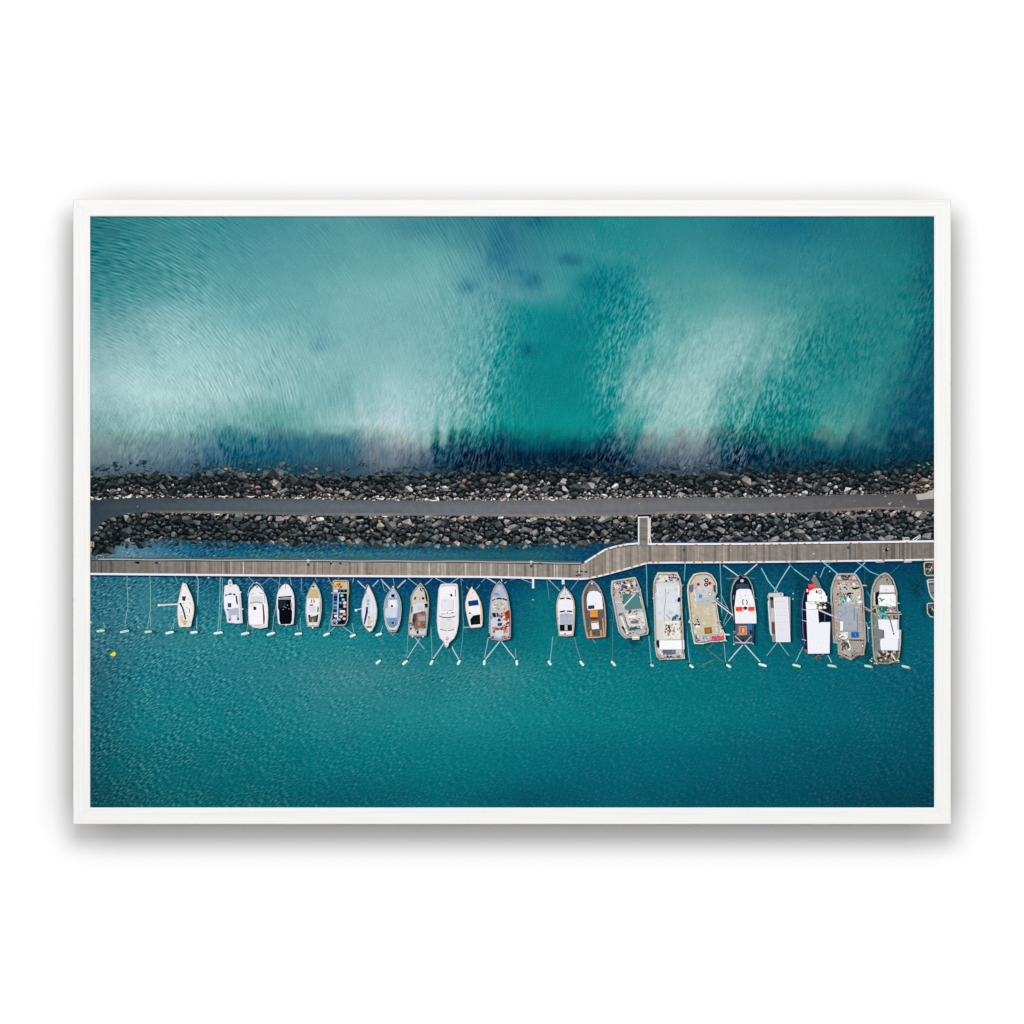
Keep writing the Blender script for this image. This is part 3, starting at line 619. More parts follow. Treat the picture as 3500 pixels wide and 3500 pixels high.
rope('1394,2170 1390,2248', 2.2, (120, 176, 180)); rope('1435,2182 1392,2250', 2.8, (200, 212, 212)); rope('1418,2178 1450,2218', 2.6, (180, 206, 212)); rope('1472,2120 1475,2200 1477,2252', 1.8, pale)
rope('1519,2196 1476,2258', 3.8, (206, 214, 216)); rope('1537,2198 1570,2258', 3.8, (206, 214, 216)); rope('1575,1980 1580,2040 1584,2140 1580,2190 1572,2255', 2.0, (110, 168, 180)); rope('1585,2144 1604,2144', 3, (190, 210, 216))
rope('1594,2004 1602,2014', 1.8); rope('1660,1974 1645,1990', 2.4); rope('1640,1998 1625,2016', 2.2); rope('1662,1974 1695,1993', 4, (200, 210, 216)); rope('1712,1974 1716,1990', 4, (196, 206, 212)); rope('1718,1995 1731,1990', 3, (176, 200, 208)); rope('1742,1984 1766,1977', 1.8, (110, 160, 172))
rope('1669,2180 1655,2252', 2.8, (160, 196, 206)); rope('1709,2190 1658,2255', 4.0, (200, 214, 218)); rope('1711,2190 1760,2252', 4.0, (200, 214, 218)); rope('1761,2215 1764,2250', 2, pale)
rope('1777,1976 1820,1994', 2.8, (140, 176, 190)); rope('1868,1978 1876,2038 1877,2050', 2, (96, 156, 166)); rope('1872,1978 1913,2019', 3.0, (160, 190, 200)); rope('1980,1978 1952,2016', 2.2, (130, 176, 186))
rope('1890,2175 1885,2220 1880,2262', 3, (140, 188, 196)); rope('1905,2175 1895,2205', 2, (80, 160, 150)); rope('1961,2170 1972,2215 1985,2254', 3, (110, 150, 160)); rope('2024,2183 2036,2198', 2); rope('2094,2140 2094,2210 2092,2258', 2.2, (80, 140, 140))
rope('2073,2066 2086,2070 2095,2090 2098,2110 2094,2135', 2.2, (112, 118, 118)); rope('2077,2120 2092,2121', 2.0, (112, 118, 118))
rope('2209,1928 2211,2020 2214,2100 2219,2190 2226,2265', 3.4, (110, 176, 192)); rope('2342,1922 2338,1990 2344,2100 2350,2200 2357,2265', 3.4, (110, 176, 192)); rope('2461,1922 2463,1980 2465,2010 2467,2110 2474,2190 2480,2262', 3.0, (120, 176, 190))
rope('2455,2012 2490,2085 2470,2140', 2.6, (130, 176, 184)); rope('2500,2104 2475,2140', 2, pale); rope('2438,2200 2416,2218 2472,2262', 1.4, (150, 140, 80))
rope('2472,1932 2533,1976', 4.0, (200, 222, 226)); rope('2588,1928 2533,1976', 4.0, (206, 222, 226)); rope('2480,1978 2515,1977 2580,1977', 2.6, (100, 130, 136)); rope('2490,2260 2542,2200', 4, (206, 222, 226)); rope('2542,2200 2598,2262', 4, (206, 222, 226))
rope('2602,1942 2625,1985 2658,2026', 3.6, (160, 206, 218)); rope('2700,1934 2670,1980 2646,2024', 3.6, (176, 212, 222)); rope('2696,1924 2714,1946', 3, (120, 150, 156)); rope('2714,1946 2782,1996', 3.6, (140, 212, 222)); rope('2818,1938 2806,1968 2798,1981 2782,1993', 3, (130, 200, 204)); rope('2838,1924 2812,1948', 1.6, (110, 140, 140))
rope('2656,2196 2620,2242', 3.0, (140, 186, 196)); rope('2663,2196 2697,2242', 3.0, (140, 186, 196)); rope('2748,2205 2730,2240 2720,2262', 3.4, (120, 200, 196)); rope('2830,2240 2842,2264', 3.4, (180, 216, 214)); 
rope('2812,1920 2862,1960', 4.0, (126, 216, 236)); rope('2957,1922 2920,1958', 4.0, (126, 216, 236)); rope('2928,1920 2955,1938 2974,1954 3004,1966', 3.0, (140, 196, 206)); rope('3075,1930 3040,1964', 2, (60, 120, 130)); rope('2956,1940 2955,1995', 1.4, (60, 120, 130))
rope('2956,2008 2975,2042', 3.0, (50, 160, 164)); rope('2965,2130 2998,2112', 2.4, (90, 180, 190))
rope('2925,2262 2958,2272', 1.8, (70, 140, 140)); rope('3000,2268 3050,2272 3090,2276', 2.4, (40, 130, 120)); rope('2440,2255 2396,2276', 1.6, (160, 140, 90))
def pile(x, y, L, ang, col, h=60, tip=None):
    q = Part(); a = math.radians(ang); f = lambda u, v: (x+u*math.cos(a)-v*math.sin(a), y+u*math.sin(a)+v*math.cos(a))
    q.poly([f(u, v) for u, v in smooth([(-L, -2.6), (-L*.4, -3.8), (L*.5, -3.6), (L, -1.5), (L*.95, 3.0), (L*.2, 4.2), (-L*.5, 4.4), (-L, 2.8)])], col, h+1)
    q.poly([f(u, v) for u, v in ((-L*.9, .8), (-L*.2, .4), (L*.7, 1.4), (L*.2, 3.6), (-L*.6, 3.4))], mixc(col, (150, 200, 190), .35), h+2)
    q.poly([f(u, v) for u, v in ((L*.9, -4), (L+5, -3), (L+5, 2.5), (L*.9, 3.4))], (8, 40, 52), h)
    if tip: q.poly([f(u, v) for u, v in ((-L-1, -2), (-L+3, -3), (-L+3, 3), (-L-1, 2))], tip, h+3)
    q.build('mooring_pile')
gp, wp = (178, 226, 210), (240, 246, 244)
for x, y, L, a, c, t in ((344, 2156, 14, -8, gp, None), (426, 2158, 15, -12, gp, wp), (506, 2159, 13, -4, gp, (200, 140, 100)), (580, 2162, 14, -12, wp, None), (663, 2161, 12, -8, wp, None),
    (746, 2163, 15, -8, wp, None), (838, 2165, 14, -12, (222, 240, 216), None), (926, 2166, 14, -16, wp, None), (1020, 2166, 12, -8, wp, None), (1116, 2168, 11, -24, wp, None), (1206, 2172, 10, -22, wp, None),
    (1295, 2168, 11, -20, wp, None), (1293, 2262, 10, -40, wp, None), (1384, 2264, 11, -40, wp, None), (1475, 2264, 9, -62, wp, None), (1568, 2264, 9, -58, wp, None), (1655, 2264, 9, -84, wp, None), (1766, 2265, 9, 86, wp, None),
    (1878, 2266, 9, 56, wp, None), (1988, 2267, 10, 52, wp, None), (2096, 2268, 11, 48, (238, 236, 218), (206, 180, 150)), (2228, 2274, 7, 30, (206, 206, 202), None), (2363, 2277, 8, 36, wp, None), (2490, 2276, 9, 32, wp, None),
    (2607, 2273, 14, 16, wp, None), (2723, 2275, 14, 14, (216, 232, 216), None), (2844, 2276, 15, 10, (196, 226, 196), None), (2968, 2277, 13, 10, (190, 226, 206), None), (3096, 2279, 14, 14, (196, 226, 196), None)):
    if a > 25 or a < -30: pile(x, y, L, a+180 if a > 0 else a+0, c, tip=t)
    else: pile(x, y, L, a, c, tip=t)
for x, y, c in ((2844+14, 2280, (214, 150, 120)), (2968+13, 2281, (214, 140, 110)), (3096+14, 2284, (210, 110, 90))):
    q = Part(); q.poly([(x-4, y-3), (x+3, y-2), (x+3, y+3), (x-3, y+2)], c, 64); q.build('mooring_float')
for x, y, big in ((385, 2236, 1), (308, 2128, 0)):
    q = Part()
    if big: q.poly(smooth(P('376,2238 382,2233 388,2229 394,2231 395,2238 389,2243 383,2241')), (244, 236, 12), 60); q.poly(P('384,2235 390,2234 388,2240 383,2239'), (236, 214, 10), 61)
    else: q.poly(P('306,2122 312,2123 314,2129 310,2133 306,2134'), (222, 192, 20), 60)
    q.build('yellow_buoy', label='printed bright yellow buoy floating alone below the leftmost piles' if big else 'printed yellow buoy cut by the left edge of the frame')
for x, y in ((712, 1974), (2789, 1957), (2711, 2029), (2710, 2047), (1822, 2050), (2836, 1953), (639, 2148), (473, 2143)):
    q = Part(); q.poly(smooth([(x-3, y), (x, y-2.4), (x+3, y), (x, y+2.4)]), (186, 216, 218) if x != 639 else (90, 140, 210), 60); q.build('small_float')
q = Part(); q.poly(P('306,1850 315,1850 315,1868 306,1868'), (196, 160, 60), 40); q.poly(P('306,1873 314,1873 313,1888 306,1888'), (190, 156, 60), 40); q.poly(P('317,1852 322,1852 321,1870 317,1870'), (150, 160, 170), 40)
q.build('storage_box', label='printed pair of yellow boxes at the left edge above the boardwalk')

# ------------------------------------------------------------------ printed boats (coordinates read in enlarged crops of the photo)
def wear(b, x0, y0, x1, y1, n, size=9):
    b.clutter('deck_fitting', x0, y0, x1, y1, [(232, 230, 228), (214, 212, 208), (96, 96, 98), (44, 50, 56), (136, 130, 122), (176, 150, 120)], n, size)
class Boat:
    def __init__(s, name, label, ox, oy, k):
        s.name, s.label, s.o, s.k = name, label, (ox, oy), k
        s.parts = {'': Part()}; s.h = 66; s.rnd = random.Random(len(label)*7+ox)
    def T(s, pts): return [(s.o[0]+a*s.k, s.o[1]+b*s.k) for a, b in pts]
    def G(s, part):
        if part not in s.parts: s.parts[part] = Part()
        return s.parts[part]
    def up(s): s.h += .6; return s.h
    def p(s, part, col, pts, sm=0):
        if s.name in ('trawler', 'mussel_barge', 'landing_barge') and min(col) > 110: col = tuple(min(250, v*1.07) for v in col)
        q = P(pts) if isinstance(pts, str) else pts
        if sm: q = smooth(q, 4)
        q = clip_poly(s.T(q))
        if len(q) > 2: s.G(part).poly(q, col, s.up())
    def l(s, part, col, w, pts):
        q = s.T(P(pts) if isinstance(pts, str) else pts); h = s.up(); tmp = Part(); strip(tmp, q, w*s.k, col, h)
        if max(a for a, b in q) > 3194 or min(a for a, b in q) < 307:
            lf = [(v[0]/ (S*(CAMD+FRONT-SHEET)/CAMD)+1750, 1750-v[2]/(S*(CAMD+FRONT-SHEET)/CAMD)) for v in tmp.v]
            for f in tmp.f:
                c = clip_poly([lf[i] for i in f])
                if len(c) > 2: s.G(part).poly(c, col, h)
        else:
            g = s.G(part); b = len(g.v); g.v += tmp.v; g.f += [[i+b for i in f] for f in tmp.f]; g.c += tmp.c
    def r(s, part, col, x0, y0, x1, y1, sk=0):
        s.p(part, col, [(x0, y0), (x1, y0+sk), (x1, y1+sk), (x0, y1)])
    def e(s, part, col, x, y, rx, ry=None):
        ry = ry or rx; s.p(part, col, [(x+rx*math.cos(i*.7854), y+ry*math.sin(i*.7854)) for i in range(8)])
    def ring(s, part, col, x, y, r, w, inner):
        s.e(part, col, x, y, r); s.e(part, inner, x, y, r-w)
    def clutter(s, part, x0, y0, x1, y1, cols, n, size):
        for i in range(n):
            x, y = s.rnd.uniform(x0, x1), s.rnd.uniform(y0, y1); r = size*s.rnd.uniform(.5, 1.3); m = s.rnd.choice((3, 4, 4, 5)); a0 = s.rnd.random()*6
            s.p(part, s.rnd.choice(cols), [(x+r*s.rnd.uniform(.7, 1.2)*math.cos(a0+j*6.283/m), y+r*s.rnd.uniform(.5, 1.0)*math.sin(a0+j*6.283/m)) for j in range(m)])
    def done(s):
        if s.name != 'trawler_derrick' and s.parts[''].f:
            f = s.parts[''].f[0]; kk = S*(CAMD+FRONT-SHEET)/CAMD
            q = [(s.parts[''].v[i][0]/kk+1750, 1750-s.parts[''].v[i][2]/kk) for i in f]
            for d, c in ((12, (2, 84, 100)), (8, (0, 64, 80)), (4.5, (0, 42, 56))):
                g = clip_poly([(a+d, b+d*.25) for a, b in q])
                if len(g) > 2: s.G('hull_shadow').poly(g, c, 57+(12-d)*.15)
            if s.name in ('trawler', 'fishing_boat', 'mussel_barge', 'landing_barge', 'cabin_boat', 'work_barge') and 'navy' not in s.label:
                cx = sum(a for a, b in q)/len(q); cy = sum(b for a, b in q)/len(q)
                for kx, w_, c in ((.90, 1.5, (74, 74, 74)), (.925, 1.2, (214, 208, 200))):  # pale rail line with a dark shadow line painted inside it
                    ln = [(cx+(a-cx)*kx, cy+(b-cy)*(kx+.05)) for a, b in q]+[(cx+(q[0][0]-cx)*kx, cy+(q[0][1]-cy)*(kx+.05))]
                    strip(s.G('gunwale_and_shade'), ln, w_, c, s.up())
        o = s.parts[''].build(s.name, label='printed '+s.label)
        for k, q in s.parts.items():
            if k: q.build(k, parent=o)
W = (236, 234, 242); W2 = (216, 216, 224); GR = (168, 168, 166); DK = (20, 26, 34); NV = (12, 44, 116)

V = (300, 1920, .20704)
b = Boat('sailboat', 'cream sailing boat with a navy boom and its mast leaning out to the left', *V)
b.p('', (212, 200, 184), '1562,356 1600,356 1626,366 1662,450 1714,560 1750,690 1756,780 1744,890 1718,990 1698,1070 1600,1078 1512,1070 1490,980 1478,850 1480,740 1498,620 1528,490', 1)
b.p('', (238, 234, 227), '1575,362 1600,362 1620,372 1654,450 1704,560 1738,690 1744,780 1732,890 1706,990 1688,1060 1600,1070 1520,1060 1500,980 1490,850 1492,740 1510,620 1540,500', 1)
b.p('deck', (242, 240, 236), '1590,400 1640,470 1690,600 1716,740 1700,880 1650,900 1540,860 1510,740 1530,600 1560,480', 1)
b.p('cockpit', (214, 206, 184), '1520,880 1570,890 1575,1010 1530,1010'); b.p('cockpit', (196, 178, 132), '1575,960 1640,970 1630,1040 1580,1050'); b.p('cockpit', (226, 220, 206), '1650,900 1690,890 1680,1040 1645,1050')
b.p('hatch', (20, 60, 132), '1555,572 1620,570 1612,640 1585,650 1560,630')
b.l('mast', (232, 226, 220), 24, '1165,718 1500,700'); b.e('mast', (246, 240, 236), 1172, 718, 20, 22)
b.l('boom', (10, 36, 104), 26, '1525,685 1570,770 1600,880 1614,950'); b.e('boom', (8, 30, 84), 1532, 695, 20)
for x, y in ((1668, 615), (1680, 670), (1698, 695), (1585, 690), (1636, 760), (1605, 395), (1640, 890)): b.e('fitting', (150, 136, 110), x, y, 9)
b.r('fitting', (120, 110, 96), 1672, 770, 1686, 850); b.r('fitting', (170, 166, 160), 1520, 830, 1630, 838)
b.done()

V = (700, 1920, .18116)
b = Boat('motor_cruiser', 'small white cabin cruiser with a dark curved windscreen and grey cockpit, leftmost of the motor boats', *V)
b.p('', (196, 192, 196), '440,350 480,325 510,350 530,430 590,425 640,470 680,600 720,1160 600,1170 420,1150 400,1000 360,880 355,660 370,450 440,430')
b.p('', W, '450,370 480,340 500,360 520,440 590,434 630,480 668,600 706,1140 600,1160 430,1135 412,1000 370,880 362,660 378,460 445,440')
b.p('', (204, 206, 212), '640,610 668,610 700,1140 672,1130'); 
b.p('windscreen', DK, '380,640 400,615 430,610 425,628 385,655'); b.p('windscreen', DK, '445,600 510,592 506,622 448,630'); b.p('windscreen', DK, '532,595 582,608 576,638 530,622')
b.p('cabin', (244, 242, 248), '360,680 400,650 500,636 590,650 612,850 480,885 370,885'); b.p('window', DK, '582,640 606,640 626,800 604,806 588,740')
b.p('hatch', (24, 70, 120), '432,782 500,780 498,860 436,860')
b.p('cockpit', (176, 190, 202), '440,900 600,868 640,870 650,1080 450,1100'); b.p('cockpit', (236, 234, 240), '498,1010 600,1005 606,1120 502,1120')
b.p('cockpit', (60, 80, 96), '450,1080 490,1070 490,1115 450,1115'); b.p('cockpit', (60, 80, 96), '612,1060 650,1060 648,1100 614,1105')
b.p('anchor', (150, 150, 156), '455,400 480,360 505,400 482,430'); b.e('fitting', W, 680, 572, 14); b.e('fitting', W, 714, 893, 14); b.e('fitting', (40, 60, 80), 432, 905, 16); b.e('fitting', (120, 110, 110), 480, 452, 14)
b.done()
b = Boat('motor_cruiser', 'white cabin cruiser with a long plain roof, small navy hatch and hoop rail at the bow', *V)
b.l('bow_rail', (176, 196, 216), 13, '812,640 820,560 850,480 900,420 970,392 1030,420 1080,490 1110,540')
b.p('', (206, 198, 196), '820,700 830,600 870,530 940,460 985,440 1040,480 1110,560 1160,660 1196,860 1198,1040 1185,1235 1050,1262 900,1240 830,1190 815,1000', 0)
b.p('', (240, 238, 244), '830,700 842,610 880,540 945,468 985,450 1032,488 1098,566 1148,664 1182,860 1184,1040 1172,1180 1050,1200 900,1190 838,1170 826,1000')
b.p('', (226, 222, 214), '900,1196 1050,1206 1180,1180 1180,1232 1050,1256 905,1236')
b.p('foredeck', (220, 220, 222), '865,650 1090,650 1100,800 1010,770 900,765 858,800'); b.p('windscreen', (160, 172, 180), '850,770 960,745 1090,765 1090,790 960,775 850,800'); b.l('fitting', (120, 128, 130), 9, '858,625 930,595'); b.l('fitting', (110, 118, 122), 12, '1025,585 1105,605'); b.l('fitting', (170, 172, 176), 14, '1128,630 1130,780')
b.p('cabin', (246, 244, 250), '835,840 1080,830 1090,900 1100,1180 860,1185 840,1100'); b.p('window', (22, 32, 44), '1085,800 1110,805 1132,1060 1126,1178 1104,1178 1098,960')
b.p('hatch', (14, 36, 92), '916,846 972,850 972,908 918,910'); b.l('fitting', (170, 172, 172), 12, '870,845 905,842'); b.l('fitting', (150, 150, 156), 10, '920,1196 1080,1190'); b.e('anchor', (150, 140, 136), 985, 478, 20); b.p('swim_ladder', (70, 110, 130), '820,1210 860,1195 905,1240 840,1300 810,1270')
b.e('anchor', (206, 200, 200), 980, 395, 16)
b.done()
b = Boat('open_motorboat', 'white motorboat whose cockpit is under a black cover', *V)
b.p('', (212, 206, 210), '1520,410 1590,440 1650,530 1685,640 1694,800 1690,1000 1672,1175 1600,1195 1440,1190 1385,1170 1362,1000 1346,760 1362,620 1400,520 1460,445')
b.p('', (240, 236, 244), '1520,420 1582,450 1636,530 1668,640 1676,800 1672,1000 1656,1165 1600,1185 1440,1180 1398,1160 1376,1000 1360,760 1376,630 1412,530 1465,455')
b.p('windscreen', (26, 34, 46), '1388,660 1500,650 1640,640 1638,668 1500,672 1390,688'); b.p('windscreen', (150, 160, 176), '1380,690 1500,676 1632,672 1630,715 1382,720')
b.p('cockpit', (8, 12, 22), '1380,715 1630,712 1626,880 1648,930 1646,1100 1620,1176 1430,1180 1405,1100 1400,930 1378,860')
b.p('cockpit', (26, 40, 54), '1400,730 1540,730 1530,860 1410,880'); b.p('cockpit', (170, 164, 160), '1618,780 1650,770 1652,900 1632,900')
for x, y in ((1560, 820), (1530, 865), (1500, 850), (1480, 900), (1585, 890)): b.e('fitting', (170, 180, 190), x, y, 9)
b.l('fitting', (140, 130, 120), 10, '1520,380 1520,520'); b.e('outboard', W, 1535, 1192, 18)
b.done()

V = (1000, 1920, .18116)
b = Boat('cabin_boat', 'white boat with a tan foredeck and a red and white lifebuoy on its cabin roof', *V)
b.p('', (150, 180, 200), '408,388 440,420 500,520 536,640 552,760 550,920 530,1080 490,1226 380,1230 278,1226 252,1080 238,920 246,780 262,660 310,540 370,430')
b.p('', (232, 222, 210), '408,400 434,430 490,520 524,640 538,760 536,920 516,1080 480,1214 380,1220 288,1214 264,1080 252,920 258,780 276,660 320,545 376,445')
b.p('deck', (206, 182, 134), '352,510 460,505 492,600 505,690 290,690 312,600'); b.e('hatch', (20, 60, 60), 395, 470, 28, 20); b.p('deck', (206, 182, 134), '510,720 530,780 528,900 510,980'); b.p('deck', (228, 200, 110), '390,420 425,415 430,440 400,445')
b.p('cabin', (238, 238, 244), '278,705 495,700 500,960 430,1000 290,992 262,960'); b.p('cabin', (220, 218, 226), '300,840 440,840 440,960 310,960'); b.p('window', (28, 40, 52), '320,806 386,806 386,830 324,830'); b.p('window', (24, 32, 44), '470,850 492,846 490,950 466,950')
b.ring('lifebuoy', (206, 40, 54), 380, 745, 42, 18, (196, 190, 180)); b.r('lifebuoy', W, 368, 704, 392, 788)
b.p('cockpit', (30, 36, 40), '296,1000 330,1000 340,1040 440,1020 486,985 470,1140 310,1144'); b.p('cockpit', (104, 96, 86), '320,1040 450,1040 440,1136 325,1140'); b.l('cockpit', (196, 186, 164), 16, '380,1080 380,1150')
b.l('fitting', (170, 150, 120), 8, '380,1160 380,1226'); b.e('outboard', W, 380, 1245, 18)
b.done()
b = Boat('work_barge', 'narrow work barge packed with blue crates and yellow net', *V)
b.p('', (190, 170, 146), '770,355 800,345 1030,345 1060,370 1068,560 1050,700 1050,1000 1040,1110 1000,1190 960,1210 730,1205 725,1110 750,900 760,600 755,400')
b.p('deck', (212, 188, 150), '780,360 1025,358 1046,380 1050,520 780,520'); b.p('', (14, 22, 32), '765,530 1025,520 1030,1090 980,1180 740,1180 750,900')
b.clutter('net', 760, 360, 980, 400, [(236, 180, 50), (244, 200, 70), (220, 150, 60)], 22, 26); b.clutter('net', 780, 400, 900, 510, [(226, 160, 60), (40, 50, 50), (200, 130, 70), (240, 190, 80)], 26, 20); b.clutter('net', 850, 420, 950, 500, [(24, 40, 50), (30, 80, 80), (90, 80, 50)], 12, 18)
b.p('crate', (236, 224, 226), '775,530 855,530 855,572 772,572'); b.p('crate', (30, 100, 200), '865,515 905,510 915,570 880,575'); b.p('crate', (40, 110, 130), '945,535 985,535 985,560 945,560')
for y, c in ((605, (24, 90, 196)), (675, (14, 34, 66)), (735, (40, 116, 212)), (800, (80, 150, 216)), (858, (40, 110, 200)), (935, (24, 60, 130)), (1060, (18, 74, 160))): b.r('crate', c, 760, y, 848, y+46); b.r('crate', mixc(c, (150, 200, 240), .35), 772, y+14, 840, y+28)
b.r('crate', (120, 180, 220), 770, 955, 842, 985)
for x, y, c in ((930, 640, (130, 200, 220)), (955, 715, (110, 190, 220)), (905, 775, (60, 130, 220)), (980, 790, (240, 160, 140)), (985, 845, (120, 196, 214)), (935, 935, (240, 232, 230)), (975, 990, (238, 150, 136)), (915, 1030, (170, 214, 214)), (880, 1090, (120, 190, 226)), (975, 1075, (240, 176, 166)), (905, 895, (30, 60, 120)), (905, 990, (24, 50, 110)), (985, 770, (246, 200, 186)), (815, 1025, (246, 226, 222))): b.e('crate', c, x, y, 34, 26); b.e('crate', mixc(c, (255, 255, 255), .4), x-4, y-3, 15, 11)
b.r('crate', (240, 236, 234), 890, 915, 990, 960)
b.l('boom', (222, 214, 212), 22, '864,590 852,900 850,1100'); b.l('boom', (222, 214, 206), 16, '730,590 1035,588'); b.ring('hatch', (206, 206, 212), 792, 1145, 60, 16, (120, 140, 170)); b.e('hatch', (14, 30, 80), 790, 1160, 22)
b.l('boom', (206, 190, 184), 15, '1036,600 1030,1100 985,1190 740,1196')
b.done()
b = Boat('sailboat', 'slim white sailing boat with a furled navy sail on its boom beside the crate barge', *V)
b.l('bow_rail', (190, 200, 210), 9, '1380,500 1395,440 1420,428 1445,470')
b.p('', (176, 160, 150), '1430,430 1470,500 1530,620 1576,760 1600,900 1594,1050 1560,1190 1500,1310 1445,1322 1380,1260 1325,1180 1300,1050 1294,900 1310,740 1350,620 1400,500')
b.p('', (226, 226, 230), '1430,445 1462,510 1518,625 1564,765 1586,900 1580,1050 1548,1180 1492,1296 1448,1306 1390,1250 1340,1170 1314,1050 1308,900 1324,745 1362,625 1410,510')
b.p('deck', (206, 220, 234), '1405,600 1450,620 1500,760 1530,900 1530,1050 1500,1100 1480,1000 1450,870 1400,800 1360,760 1380,660')
b.p('cockpit', (210, 200, 176), '1420,1040 1470,1040 1480,1180 1420,1200'); b.p('cockpit', (216, 196, 90), '1425,1120 1460,1120 1456,1190 1428,1190'); b.p('cockpit', (120, 116, 116), '1390,1215 1500,1210 1490,1250 1400,1250'); b.p('', (244, 238, 240), '1400,1262 1490,1256 1465,1312 1445,1314')
b.e('hatch', (150, 170, 200), 1425, 735, 32, 26); b.e('hatch', (110, 120, 136), 1424, 798, 18); b.e('hatch', (190, 206, 226), 1420, 655, 18); b.e('hatch', (110, 120, 130), 1440, 1040, 16)
b.p('deck', (236, 236, 240), '1460,760 1490,760 1512,990 1480,990'); b.l('deck', (196, 206, 220), 14, '1530,1040 1520,1160')
b.l('mast', (222, 214, 210), 18, '1195,912 1440,845'); b.e('mast', (246, 240, 238), 1195, 915, 24); b.p('boom', (12, 44, 120), '1390,850 1425,850 1420,960 1395,1060 1365,1180 1345,1180 1352,1080 1375,980'); b.l('rigging', (16, 80, 150), 9, '1400,560 1330,680 1250,840')
b.clutter('fitting', 1320, 900, 1580, 1180, [(150, 140, 130), (190, 186, 184), (240, 236, 236)], 12, 12)
b.done()

V = (1300, 1940, .18116)
b = Boat('cabin_boat', 'pale blue pointed boat with a white wheelhouse roof and small black hatch forward', *V)
b.p('', (196, 176, 160), '240,348 300,440 350,520 390,640 402,780 388,940 362,1080 320,1170 290,1215 190,1215 150,1180 100,1090 72,940 60,780 72,640 120,520 190,420')
b.p('', (150, 172, 200), '240,365 292,450 340,530 378,645 388,780 374,940 350,1070 308,1160 150,1160 112,1080 86,940 74,780 86,650 130,530 196,435')
b.p('deck', (176, 198, 222), '240,380 285,455 320,560 130,580 150,520 205,440'); b.p('hatch', (10, 20, 46), '205,502 270,502 268,562 208,560'); b.e('fitting', (232, 226, 220), 240, 370, 20, 26)
b.l('fitting', (60, 76, 96), 9, '165,596 212,592'); b.l('fitting', (60, 76, 96), 9, '250,590 290,594')
b.p('cabin', (222, 222, 228), '150,605 320,605 330,760 140,760'); b.p('cabin', (242, 238, 238), '180,620 290,620 290,750 175,750'); b.e('chimney', (24, 44, 54), 218, 726, 24, 22)
b.p('roof', (206, 216, 230), '98,770 325,745 312,945 84,945'); b.p('cockpit', (124, 156, 190), '100,950 320,950 320,1080 260,1130 180,1130 120,1080'); b.e('cockpit', (90, 124, 156), 235, 1045, 68, 60); b.e('cockpit', (140, 170, 200), 235, 1040, 52, 46); b.p('hatch', (40, 60, 80), '208,1022 262,1022 260,1064 210,1064')
b.p('', (222, 224, 232), '130,1080 180,1135 260,1140 330,1070 360,940 384,940 350,1090 300,1170 140,1168 100,1080 80,940 104,950'); b.clutter('fitting', 180, 1176, 290, 1205, [(196, 140, 110), (236, 220, 206), (120, 90, 80)], 10, 12)
b.done()
b = Boat('fishing_boat', 'grey fishing boat with a cluttered deck and bright orange gear, beside the big white yacht', *V)
b.p('', (168, 158, 150), '762,280 810,340 880,450 914,580 918,700 904,950 880,1160 868,1280 800,1300 600,1300 525,1270 524,1120 548,880 572,700 568,560 620,440 700,340')
b.p('', (198, 194, 188), '762,295 804,350 868,455 900,580 904,700 890,950 866,1150 856,1270 800,1284 600,1286 540,1262 540,1120 562,880 586,700 582,565 630,450 708,350')
b.p('', (12, 20, 26), '800,350 850,430 900,560 902,640 870,640 850,560 830,460'); b.p('deck', (206, 202, 190), '700,400 780,400 840,480 850,640 700,660 600,680 600,560 650,460')
b.p('window', (16, 28, 60), '640,560 680,550 670,600 640,612'); b.p('window', (16, 22, 30), '790,552 830,562 828,612 780,590'); b.clutter('window', 710, 552, 755, 610, [(40, 60, 80), (60, 70, 80)], 6, 8); b.e('winch', (150, 134, 124), 762, 350, 20, 22); b.clutter('winch', 750, 390, 830, 440, [(24, 40, 56), (12, 16, 22), (196, 190, 184)], 10, 18)
b.p('cabin', (216, 218, 222), '600,720 700,660 850,660 850,700 810,850 700,860 610,860'); b.p('cabin', (16, 18, 22), '586,730 612,730 606,850 586,850'); b.p('cabin', (24, 26, 28), '830,680 895,680 890,750 846,760'); b.p('cabin', (194, 200, 214), '700,730 800,730 800,800 700,800')
b.p('cockpit', (110, 110, 110), '620,880 690,850 850,820 870,900 850,1150 640,1150 600,1000'); b.p('cockpit', (70, 72, 72), '620,880 680,860 680,960 640,1100 605,1000'); b.p('cockpit', (168, 166, 164), '700,930 850,900 850,1000 720,1010'); b.l('boom', (24, 70, 150), 18, '755,862 800,820')
b.p('fish_crate', (238, 104, 84), '700,880 780,880 786,918 712,930'); b.p('fish_crate', (246, 130, 40), '705,1030 750,1020 750,1085 715,1095'); b.p('fish_crate', (240, 80, 56), '725,1118 770,1112 770,1148 732,1152'); b.e('fish_crate', (200, 90, 76), 686, 1050, 14)
b.p('raft', (226, 196, 160), '552,890 604,890 600,1000 548,1000'); b.p('raft', (244, 150, 60), '552,920 574,920 572,960 550,960'); b.e('barrel', (14, 24, 60), 628, 990, 18, 30)
b.clutter('gear', 550, 1020, 610, 1160, [(14, 16, 20), (40, 42, 44), (150, 150, 146)], 14, 16); b.clutter('gear', 800, 1020, 870, 1200, [(20, 24, 26), (90, 90, 90), (200, 196, 190)], 12, 14); b.clutter('gear', 620, 1100, 640, 1160, [(200, 196, 186), (30, 30, 34)], 6, 12)
